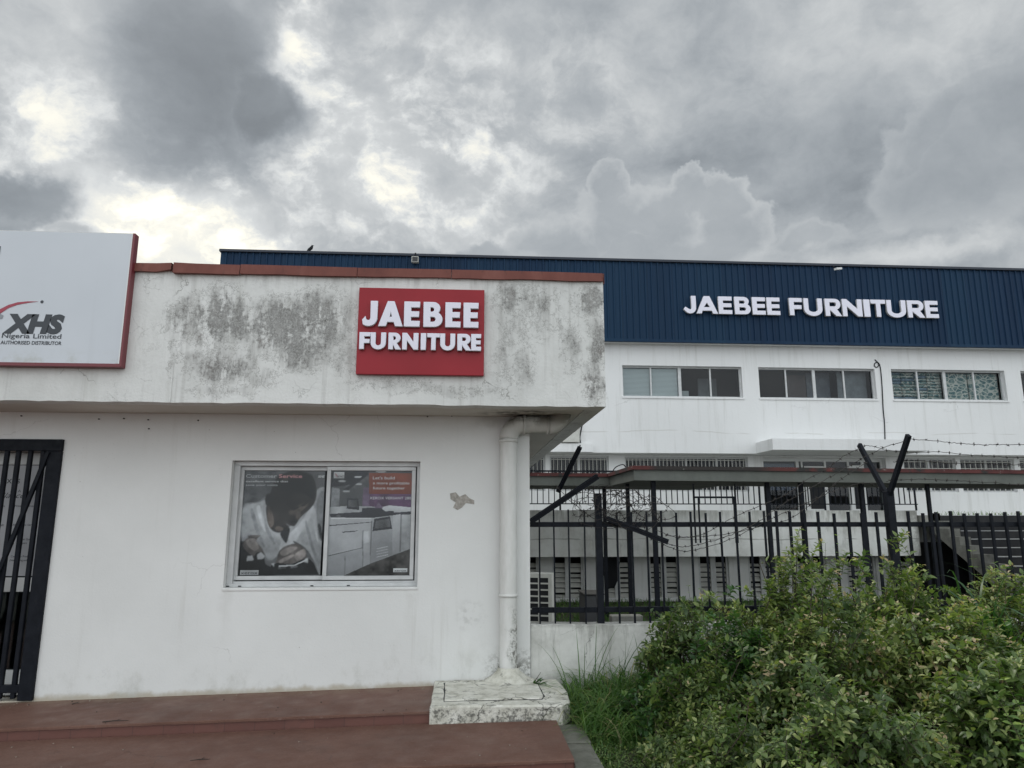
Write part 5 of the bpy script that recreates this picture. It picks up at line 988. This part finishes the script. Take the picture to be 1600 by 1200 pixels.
wire('barbed_wire', wp([(1355, 722), (1330, 738), (1300, 760), (1265, 790), (1230, 812), (1190, 822), (1150, 832), (1100, 838), (1070, 839), (1040, 836)], 6.6, 6.3), 'shortest barbed wire between forked post and fallen bar')
for k in range(3):
    L = []; cx_, cy_ = (958, 795) if k == 0 else (985, 800) if k == 1 else (930, 785)
    for i in range(16 + 6 * k): a = i * .95 + k; rr = 24 + 12 * sin(i * 1.7 + k); L.append((cx_ + rr * 1.5 * cos(a) + i * 1.0, cy_ + rr * .85 * sin(a)))
    wire('barbed_wire', wp(L, 6.3, 6.45), ['tangled barbed wire coil hanging left of the fallen bar', 'tangled barbed wire loops caught above the fallen bar', 'loose barbed wire coil near the broken leaning bar'][k], .003, True, .0024)
for k, (L, lab) in enumerate([([(868, 758), (885, 775), (905, 788), (912, 806), (930, 800), (940, 780), (955, 772), (975, 778), (990, 796), (1005, 808), (1018, 800), (1012, 782), (995, 776)], 'barbed wire looping between leaning bar and canopy posts'), ([(900, 770), (915, 764), (930, 772), (928, 790), (912, 800), (905, 815), (925, 822), (950, 826), (975, 818), (968, 800), (955, 806)], 'barbed wire curl wrapped around the left fence post top'), ([(960, 765), (968, 785), (962, 808), (975, 826), (1000, 830), (1022, 822), (1030, 806), (1014, 795), (1000, 800), (992, 815)], 'barbed wire curl above the upper end of the fallen bar')]): wire('barbed_wire', wp(L, 6.28, 6.40), lab, .004, True, .0026)
wire('barbed_wire', wp([(880, 775), (900, 790), (920, 805), (935, 812), (950, 800), (965, 770), (985, 762), (1010, 785), (1030, 815)], 6.3, 6.35), 'barbed wire strand running from leaning bar to tangled coils')
# ------------------------------------------------------------------ vegetation
def leafmat(name, stops, rough=.38, trans=.34, vein=True):
    m = bpy.data.materials.new(name); m.use_nodes = True; nt = m.node_tree; nt.nodes.clear(); g = G(nt)
    o = g.n.new('ShaderNodeOutputMaterial'); p = g.n.new('ShaderNodeBsdfPrincipled'); t = g.n.new('ShaderNodeBsdfTranslucent'); mx = g.n.new('ShaderNodeMixShader')
    at_ = g.n.new('ShaderNodeAttribute'); at_.attribute_name = 'tint'; c = g.ramp(at_.outputs['Fac'], stops)
    c = g.mix(g.mul(g.ss(g.noise(g.pos(), 60, 3, .6), .58, .72), .25), c, (.12, .12, .035))
    g.l.new(c, p.inputs['Base Color']); g.put(p.inputs['Roughness'], rough); g.put(p.inputs['Specular IOR Level'], .5)
    tc = g.mix(1.0, c, (1.3, 1.5, .6), 'MULTIPLY'); g.l.new(tc, t.inputs[0]); mx.inputs[0].default_value = trans
    g.l.new(p.outputs[0], mx.inputs[1]); g.l.new(t.outputs[0], mx.inputs[2]); g.l.new(mx.outputs[0], o.inputs[0]); return m
M['leaf_a'] = leafmat('shrub_leaf', [(0, (.045, .085, .026)), (.35, (.105, .165, .050)), (.65, (.21, .265, .088)), (.88, (.34, .38, .15)), (.985, (.42, .41, .21)), (1, (.40, .27, .19))])
M['leaf_b'] = leafmat('vine_leaf', [(0, (.035, .09, .028)), (.5, (.07, .155, .042)), (.85, (.17, .27, .06)), (1, (.29, .38, .09))], .36)
M['leaf_c'] = leafmat('cane_leaf', [(0, (.022, .062, .026)), (.6, (.045, .105, .036)), (.9, (.10, .15, .05)), (1, (.25, .22, .10))], .4)
M['stem'] = mat('woody_stem', color=(.06, .05, .032), rough=.85)
M['grass'] = leafmat('grass_blade', [(0, (.035, .09, .022)), (.6, (.085, .18, .040)), (.9, (.16, .25, .065)), (1, (.30, .28, .14))], .5)
TU = np.array([0, .16, .16, .16, .42, .42, .42, .72, .72, .72, 1.0]); TV = np.array([0, -.32, 0, .32, -.5, 0, .5, -.33, 0, .33, 0])
TF = [(0, 2, 1), (0, 3, 2), (1, 2, 5, 4), (2, 3, 6, 5), (4, 5, 8, 7), (5, 6, 9, 8), (7, 8, 10), (8, 9, 10)]
def leaf_arrays(P, A, N_, L, Wd, fold, curl):
    A = A / np.linalg.norm(A, axis=1, keepdims=True); Sd = np.cross(A, N_); Sd /= (np.linalg.norm(Sd, axis=1, keepdims=True) + 1e-9); Nn = np.cross(Sd, A)
    u = TU[None, :, None] * L[:, None, None]; v = TV[None, :, None] * Wd[:, None, None]
    w = (np.abs(TV)[None, :, None] * fold[:, None, None] * Wd[:, None, None]) - curl[:, None, None] * (TU ** 2)[None, :, None] * L[:, None, None]
    return P[:, None, :] + A[:, None, :] * u + Sd[:, None, :] * v + Nn[:, None, :] * w
def np_mesh(name, V, faces_t, tint, m, smooth=True):
    """V (n, k, 3); faces_t template; tint (n,)"""
    n, k, _ = V.shape; me = bpy.data.meshes.new(name); me.vertices.add(n * k); me.vertices.foreach_set('co', V.reshape(-1).astype(np.float32))
    ls = [len(f) for f in faces_t]; li = np.concatenate([np.array(f) for f in faces_t]); tot = len(li); base = (np.arange(n) * k)[:, None]
    me.loops.add(n * tot); me.loops.foreach_set('vertex_index', (base + li[None, :]).ravel().astype(np.int32))
    me.polygons.add(n * len(ls)); st = np.concatenate([[0], np.cumsum(ls)[:-1]]); me.polygons.foreach_set('loop_start', ((np.arange(n) * tot)[:, None] + st[None, :]).ravel().astype(np.int32))
    try: me.polygons.foreach_set('loop_total', np.tile(ls, n).astype(np.int32))
    except Exception: pass
    me.polygons.foreach_set('use_smooth', np.full(n * len(ls), smooth)); me.update(calc_edges=True)
    a = me.attributes.new('tint', 'FLOAT', 'POINT'); a.data.foreach_set('value', np.repeat(tint, k).astype(np.float32)); me.materials.append(m); return me
def join_mats(name, sets, parent, pname='foliage'):
    for (V, F, t, m) in sets: link(pname, np_mesh(name, V, F, t, m), parent)
def unit(a): return a / (np.linalg.norm(a, axis=-1, keepdims=True) + 1e-9)
def shrub(name, x, y, z, rx, ry, h, ntw, lab, cat, seed, leafL=.042, asp=.52, m='leaf_a', tip=.35, spac=.022, twl=(.16, .34), droop=.35, tall=8, bias=0.0, group='shrubs along the fence', curl=.22):
    R = np.random.default_rng(seed); T = thing(name, (x, y, z), lab, cat, group)
    # lumpy dome: radius modulated by a few lobes
    lob = [(R.uniform(0, 2 * pi), R.uniform(.1, 1.2), R.uniform(.75, 1.15)) for _ in range(9)]
    az = R.uniform(0, 2 * pi, ntw); el = np.arcsin(R.uniform(-.15, 1, ntw)); k = R.uniform(0, 1, ntw) ** .6 * .66 + .38
    D = np.stack([np.cos(el) * np.cos(az), np.cos(el) * np.sin(az), np.sin(el)], 1)
    mod = np.ones(ntw)
    for a, e, s in lob:
        c = np.array([cos(e) * cos(a), cos(e) * sin(a), sin(e)]); mod += .42 * (s - .8) * 3 * np.exp(-((D - c) ** 2).sum(1) / .16) - .05
    mod = np.clip(mod, .5, 1.32)
    tips = np.array([x, y, z + .12 * h]) + D * np.array([rx, ry, h * .86]) * (k * mod)[:, None]; tips[:, 2] = np.maximum(tips[:, 2], z + .04)
    out = unit(D * np.array([1, 1, .75]) + np.array([0, 0, .45]) + R.normal(0, .48, (ntw, 3)))
    tl = R.uniform(*twl, ntw); sel = R.integers(0, ntw, tall); out[sel] = unit(np.array([0, 0, 1.0]) + R.normal(0, .18, (len(sel), 3))); tl[sel] *= R.uniform(1.2, 2.0, len(sel))
    q = tips[sel]; q[:, 2] += R.uniform(.0, .10, len(sel)); tips[sel] = q
    base = tips - out * tl[:, None] * .8
    # leaves along the twig
    Ps, As, Ns, Ls, Ts = [], [], [], [], []
    clump = .5 + .5 * np.sin(D[:, 0] * 5 + seed) * np.cos(D[:, 1] * 6 + seed * 2)
    for i in range(ntw):
        n = max(4, int(tl[i] / spac / (1.0 if i % 5 else 1.6))); s = (np.arange(n) + .5) / n; t = out[i]; a = unit(np.cross(t, R.normal(0, 1, 3))); bb = np.cross(t, a)
        sag = np.array([0, 0, -1.0]) * droop * tl[i]
        for q in range(n):
            ph = q * 1.571 + R.normal(0, .3)
            for sgn in (0, pi):
                if R.random() < .10: continue
                rad = a * cos(ph + sgn) + bb * sin(ph + sgn); p = base[i] + t * tl[i] * s[q] + sag * s[q] ** 2
                ax = unit(t * (.35 + .5 * s[q]) + rad * .95 + np.array([0, 0, -.15]) + R.normal(0, .16, 3)); nn = unit(np.array([0, 0, 1.0]) + t * .4 + R.normal(0, .30, 3))
                Ps.append(p + rad * .003); As.append(ax); Ns.append(nn); Ls.append(leafL * R.uniform(.5, 1.3) * (1.08 - .55 * s[q] ** 2.5))
                Ts.append(np.clip(.12 + .46 * clump[i] + bias + (tip if s[q] > .75 and R.random() < .6 else 0) + R.normal(0, .16), 0, .995))
    P = np.array(Ps); A = np.array(As); Nn = np.array(Ns); L = np.array(Ls); n = len(L)
    V = leaf_arrays(P, A, Nn, L, L * asp * R.uniform(.85, 1.15, n), R.uniform(.1, .6, n), R.uniform(0, curl * 2, n))
    join_mats('leaves', [(V, TF, np.array(Ts), M[m])], T)
    # twigs and main stems
    b = MB()
    for i in range(0, ntw): 
        sg = np.array([0, 0, -1.0]) * droop * tl[i]; b.tube([base[i], base[i] + out[i] * tl[i] * .5 + sg * .25, base[i] + out[i] * tl[i] + sg], [.0026, .002, .001], M['stem'], 3, False)
    for i in range(0, ntw, 4):
        p0 = np.array([x, y, z]) + R.normal(0, .12, 3) * np.array([1, 1, 0]); p0[2] = z - .02; mdl = (p0 + base[i]) / 2 + np.array([0, 0, .06 * h]) + R.normal(0, .04, 3); b.tube([p0, mdl, base[i]], [.008, .005, .003], M['stem'], 4, False)
    b.build('stems', T); return T
def blades(n, P, R, L, W, lean, tint, seg=5, dirs=None, droop=1.0):
    az = R.uniform(0, 2 * pi, n) if dirs is None else dirs; d = np.stack([np.cos(az), np.sin(az), np.zeros(n)], 1); s = np.stack([-np.sin(az), np.cos(az), np.zeros(n)], 1); tw = R.normal(0, .5, n); s = unit(s * np.cos(tw)[:, None] + d * np.sin(tw)[:, None])
    rows = []
    for j in range(seg + 1):
        t = j / seg; hz = lean * L * t ** 1.8; vt = L * (t - droop * lean * .55 * t ** 3); w = W * (1 - t ** 2.2) * .5 + W * .02; c = P + d * hz[:, None] + np.array([0, 0, 1.0]) * vt[:, None]
        rows += [c - s * w[:, None], c + s * w[:, None]]
    V = np.stack(rows, 1); F = [(2 * j, 2 * j + 1, 2 * j + 3, 2 * j + 2) for j in range(seg)]; return V, F, tint
G0 = .10
SH = [ # x, y, rx, ry, h, twigs, leafL, mat, bias, label
 (1.66, 5.72, .50, .42, 1.02, 250, .042, 'leaf_a', .02, 'leafy shrub against the plinth wall just right of the long grass', .35),
 (2.50, 5.72, .62, .45, 1.17, 340, .044, 'leaf_a', .06, 'fine leaved shrub rising in front of the fence below the sagging barbed wire', .40),
 (3.40, 5.75, .62, .45, 1.22, 340, .044, 'leaf_a', .08, 'pale tipped shrub in front of the fence left of the forked post', .50),
 (4.25, 5.75, .62, .45, 1.20, 340, .046, 'leaf_a', .04, 'mixed green shrub at the foot of the forked post', .40),
 (5.20, 5.70, .70, .5, 1.12, 360, .046, 'leaf_a', .05, 'dense shrub at the right edge in front of the stairs', .40),
 (6.20, 5.60, .70, .5, 1.15, 260, .046, 'leaf_a', .05, 'green shrub by the fence at the far right border', .40),
 (1.62, 4.95, .42, .45, .62, 230, .040, 'leaf_a', -.08, 'low dark shrub beside the long grass tuft', .25),
 (2.30, 4.85, .62, .50, .98, 380, .045, 'leaf_a', .04, 'round shrub in the middle of the bed with pinkish tips', .55),
 (3.20, 4.80, .65, .52, 1.06, 420, .046, 'leaf_a', .08, 'broad yellow green shrub in the middle of the bed', .50),
 (4.20, 4.75, .65, .55, 1.06, 400, .048, 'leaf_a', .02, 'large dull green shrub in the middle of the bed at right', .40),
 (1.42, 5.35, .34, .36, .52, 200, .042, 'leaf_b', .0, 'low broad leaved shrub growing out of the long grass', .3),
 (1.28, 4.75, .24, .34, .24, 120, .038, 'leaf_a', .0, 'tiny creeping shrub at the edge of the grass', .3),
 (2.95, 5.35, .42, .34, .92, 150, .046, 'leaf_a', .06, 'loose twiggy shrub filling the gap left of the forked post', .6),
 (3.85, 5.25, .40, .34, .95, 150, .050, 'leaf_b', .05, 'light green broad leaved shrub filling the gap below the forked post', .6),
 (2.02, 5.30, .40, .34, .86, 150, .042, 'leaf_b', .0, 'broad leaved shrub wedged behind the round shrub near the plinth', .5),
 (4.75, 5.2, .42, .36, .98, 150, .05, 'leaf_a', .08, 'pale loose shrub filling the gap before the stairs', .6),
 (3.65, 4.35, .36, .34, .80, 140, .05, 'leaf_a', .08, 'pale shoots crowding round the dark cane leaves', .6),
 (5.10, 4.5, .6, .55, 1.02, 260, .048, 'leaf_a', .02, 'shrub cut by the right picture edge halfway up the bed', .40),
 (1.40, 4.10, .42, .5, .46, 240, .038, 'leaf_a', -.10, 'small dark shrub nearest the red terrace corner', .25),
 (2.10, 3.90, .55, .5, .74, 420, .038, 'leaf_a', -.04, 'dark dull shrub at the bottom of the picture left of the pale shoots', .40),
 (2.95, 3.85, .58, .5, .80, 380, .048, 'leaf_a', .00, 'small leaved shrub at bottom right with pale green shoots', .45),
 (3.75, 3.70, .55, .5, .80, 330, .052, 'leaf_b', .02, 'glossy leaved shrub in the bottom right corner', .45)]
for i, (x, y, rx, ry, h, nt_, lf, m_, bi, lab, tp_) in enumerate(SH):
    shrub('shrub', x, y, G0, rx * 1.2, ry * 1.15, h * 1.34, int(nt_ * 1.6), lab, 'shrub', 11 + i, lf * (1.3 if y < 4.2 else 1.2), .56 if m_ == 'leaf_a' else .62, m_, tp_, .023 if y < 4.2 else .021, (.16, .34), .3, 20, bi + (-.10, .04, .0, .06, -.05)[i % 5])
# climbing weeds with bigger, brighter leaves poking out of the bed
WD = [(1.78, 5.55, 1.05, 'vine shoot with pale leaves standing against the low fence rail'), (2.62, 5.3, 1.2, 'bright vine shoot above the shrubs with one rounded yellow leaf'), (3.05, 5.9, 1.62, 'thin climbing shoot reaching up past the fence rail'),
      (4.05, 5.45, 1.28, 'leafy weed with long leaves left of the forked post foot'), (5.0, 5.5, 1.36, 'tall weed sprig in front of the stairs cheek'), (5.45, 5.45, 1.34, 'pale flowering sprig right of the tall weed'),
      (2.75, 3.35, .82, 'lime green sprig near the bottom edge right of centre'), (3.3, 3.1, .78, 'young bright sprig near the bottom right corner'), (1.65, 3.55, .52, 'yellow green seedling low at the bottom of the bed')]
for i, (x, y, h, lab) in enumerate(WD):
    R = np.random.default_rng(90 + i); T = thing('weed', (x, y, G0), lab, 'weed', 'tall weeds among the shrubs'); b = MB(); Ps, As, Ns, Ls, Ts = [], [], [], [], []
    for s_ in range(4 if h > .9 else 5):
        ln = R.normal(0, .10, 2); top_ = np.array([x + ln[0] * 1.2, y + ln[1], G0 + h * R.uniform(.82, 1.0)]); p0 = np.array([x + R.normal(0, .03), y + R.normal(0, .03), G0]); md = (p0 + top_) / 2 + R.normal(0, .03, 3); pth = spline([p0, md, top_], 10); b.tube(pth, [.004 - .0028 * k / (len(pth) - 1) for k in range(len(pth))], M['stem'], 5, False)
        for k in range(6, len(pth)):
            for q in range(2):
                ph = k * 1.57 + q * pi + R.normal(0, .3); rad = np.array([cos(ph), sin(ph), .15]); f = k / len(pth)
                Ps.append(pth[k]); As.append(unit(rad + np.array([0, 0, .35 * f]))); Ns.append(unit(np.array([0, 0, 1.0]) + R.normal(0, .25, 3))); Ls.append((.075 if i in (3, 6, 7) else .052) * R.uniform(.6, 1.1) * (1.1 - .6 * f)); Ts.append(np.clip(.62 + R.normal(0, .18) + .2 * f, 0, 1))
    n = len(Ls); L = np.array(Ls); V = leaf_arrays(np.array(Ps), np.array(As), np.array(Ns), L, L * (.34 if i in (3, 4) else .6), R.uniform(.1, .5, n), R.uniform(.1, .5, n))
    join_mats('leaves', [(V, TF, np.array(Ts), M['leaf_b'] if i not in (5,) else M['leaf_a'])], T); b.build('stems', T)
# cane grass in the shrubs
for i, (x, y, n, h, lab) in enumerate([(3.62, 3.98, 130, 1.12, 'clump of long dark cane leaves in the middle of the bed'), (4.45, 4.05, 110, 1.08, 'clump of drooping cane leaves at the right side of the bed'), (3.95, 5.3, 45, 1.22, 'slim reed like leaves rising below the forked post')]):
    R = np.random.default_rng(50 + i); T = thing('cane_grass', (x, y, G0), lab, 'tall grass', 'cane grass clumps in the bed'); P = np.array([x, y, G0]) + R.normal(0, .16, (n, 3)) * np.array([1, 1, 0]); P[:, 2] = G0 + R.uniform(.1, .72, n)
    V, F, t = blades(n, P, R, R.uniform(.35, .7, n) * h, R.uniform(.016, .028, n), R.uniform(.3, 1.0, n), np.clip(R.normal(.35, .2, n), 0, 1), 7); join_mats('blades', [(V, F, t, M['leaf_c'])], T, 'blades')
# tall grass tuft beside the concrete pad
R = np.random.default_rng(7); n = 2600; P = np.stack([.84 + R.beta(1.2, 1.4, n) * 1.0, 5.15 + R.uniform(0, 1.08, n), np.full(n, G0)], 1)
hh = np.clip(.55 - .28 * np.abs(P[:, 0] - 1.3), .15, .6) * (.55 + .45 * (P[:, 1] - 5.1)); V, F, t = blades(n, P, R, hh * R.uniform(.45, 1.15, n), R.uniform(.007, .014, n), R.uniform(.5, 1.5, n), np.clip(R.normal(.62, .24, n), 0, 1), 6)
T = link('grass_tuft', np_mesh('grass', V, F, t, M['grass']), None, (1.3, 5.7, G0)); tag(T, 'tuft of long green grass between concrete slab and shrubs', 'grass', None, 'stuff')
R = np.random.default_rng(17); n = 30; P = np.stack([.86 + R.uniform(0, 1.0, n), 5.9 + R.uniform(0, .35, n), np.full(n, G0)], 1); V, F, t = blades(n, P, R, R.uniform(.50, .80, n), R.uniform(.007, .013, n), R.uniform(.15, .55, n), np.clip(R.normal(.2, .15, n), 0, 1), 7, None, .5)
T = link('tall_grass', np_mesh('tall_grass', V, F, t, M['grass']), None, (1.3, 6.0, G0)); tag(T, 'dark tall grass blades standing against the stained plinth', 'grass', None, 'stuff')
# low ground cover over the bed
R = np.random.default_rng(8); n = 17000; P = np.stack([.84 + R.uniform(0, 1, n) ** 1.2 * 4.4, 3.2 + R.uniform(0, 3.1, n), np.full(n, G0)], 1)
keep = ~((P[:, 0] > 1.0) & (P[:, 0] < 1.30) & (P[:, 1] < 5.0) & (P[:, 1] > 4.4) & (R.random(n) < .8)); P = P[keep]; n = len(P)
V, F, t = blades(n, P, R, R.uniform(.03, .13, n), R.uniform(.004, .008, n), R.uniform(.3, 1.3, n), np.clip(R.normal(.45, .25, n), 0, 1), 3)
T = link('grass', np_mesh('low_grass', V, F, t, M['grass'])); tag(T, 'short weedy grass covering the soil of the bed', 'grass', None, 'stuff')
n = 8000; P = np.stack([.86 + R.uniform(0, 1, n) ** 1.5 * 1.2, 4.2 + R.uniform(0, 1.5, n), G0 + R.uniform(.0, .05, n)], 1); A = unit(np.stack([R.normal(0, 1, n), R.normal(0, 1, n), R.uniform(0, .8, n)], 1)); Nn = unit(np.stack([R.normal(0, .3, n), R.normal(0, .3, n), np.ones(n)], 1)); L = R.uniform(.01, .022, n)
V = leaf_arrays(P, A, Nn, L, L * .6, R.uniform(.1, .4, n), R.uniform(0, .3, n)); T = link('ground_cover', np_mesh('ground_cover', V, TF, np.clip(R.normal(.35, .2, n), 0, 1), M['leaf_a'])); tag(T, 'tiny leaved creeping weeds beside the red terrace', 'weeds', None, 'stuff')
# grass behind the fence below the louvre windows
n = 16000; P = np.stack([R.uniform(.5, 13, n), R.uniform(13.4, 18.4, n), np.full(n, -.44)], 1); V, F, t = blades(n, P, R, R.uniform(.07, .20, n) + .14 * (R.random(n) < .06), R.uniform(.010, .018, n), R.uniform(.3, 1.0, n), np.clip(R.normal(.5, .2, n), 0, 1), 3)
b = MB(); b.box(-8, 11.6, 13.31, 18.49, -.448, -.42, M['soil']); o = b.build('lawn'); o['kind'] = 'structure'
T = link('grass', np_mesh('far_grass', V, F, t, M['grass'])); tag(T, 'green lawn grass below the louvre windows', 'grass', None, 'stuff')
n = 260; P = np.stack([R.uniform(12.3, 17, n), R.uniform(17.6, 18.2, n), np.full(n, 1.74)], 1); V, F, t = blades(n, P, R, R.uniform(.05, .22, n), R.uniform(.008, .014, n), R.uniform(.3, 1.0, n), np.clip(R.normal(.6, .3, n), 0, 1), 3)
T = link('weed_tufts', np_mesh('landing_weeds', V, F, t, M['grass'])); tag(T, 'sparse weeds sprouting on the landing at the top of the stairs', 'weeds', None, 'stuff')
# small seedling growing out of the pad beside the downpipe
R = np.random.default_rng(4); T = thing('seedling', (.58, 6.1, .31), 'small dark weed growing on the concrete slab beside the drainpipe foot', 'weed'); n = 16; P = np.array([.60, 6.10, .31]) + R.normal(0, .03, (n, 3)) * np.array([1, .5, .2]); A = unit(np.stack([R.normal(.4, 1, n), R.normal(0, .5, n), R.uniform(.1, 1, n)], 1)); Nn = unit(np.stack([R.normal(0, .3, n), R.normal(0, .3, n), np.ones(n)], 1)); L = R.uniform(.04, .085, n)
join_mats('leaves', [(leaf_arrays(P, A, Nn, L, L * .3, R.uniform(.1, .4, n), R.uniform(0, .4, n)), TF, R.uniform(.0, .3, n), M['leaf_b'])], T)
b = MB(); b.tube([(.58, 6.1, .30), (.60, 6.10, .34), (.64, 6.09, .40)], [.004, .003, .002], M['stem'], 5); b.build('stem', T)
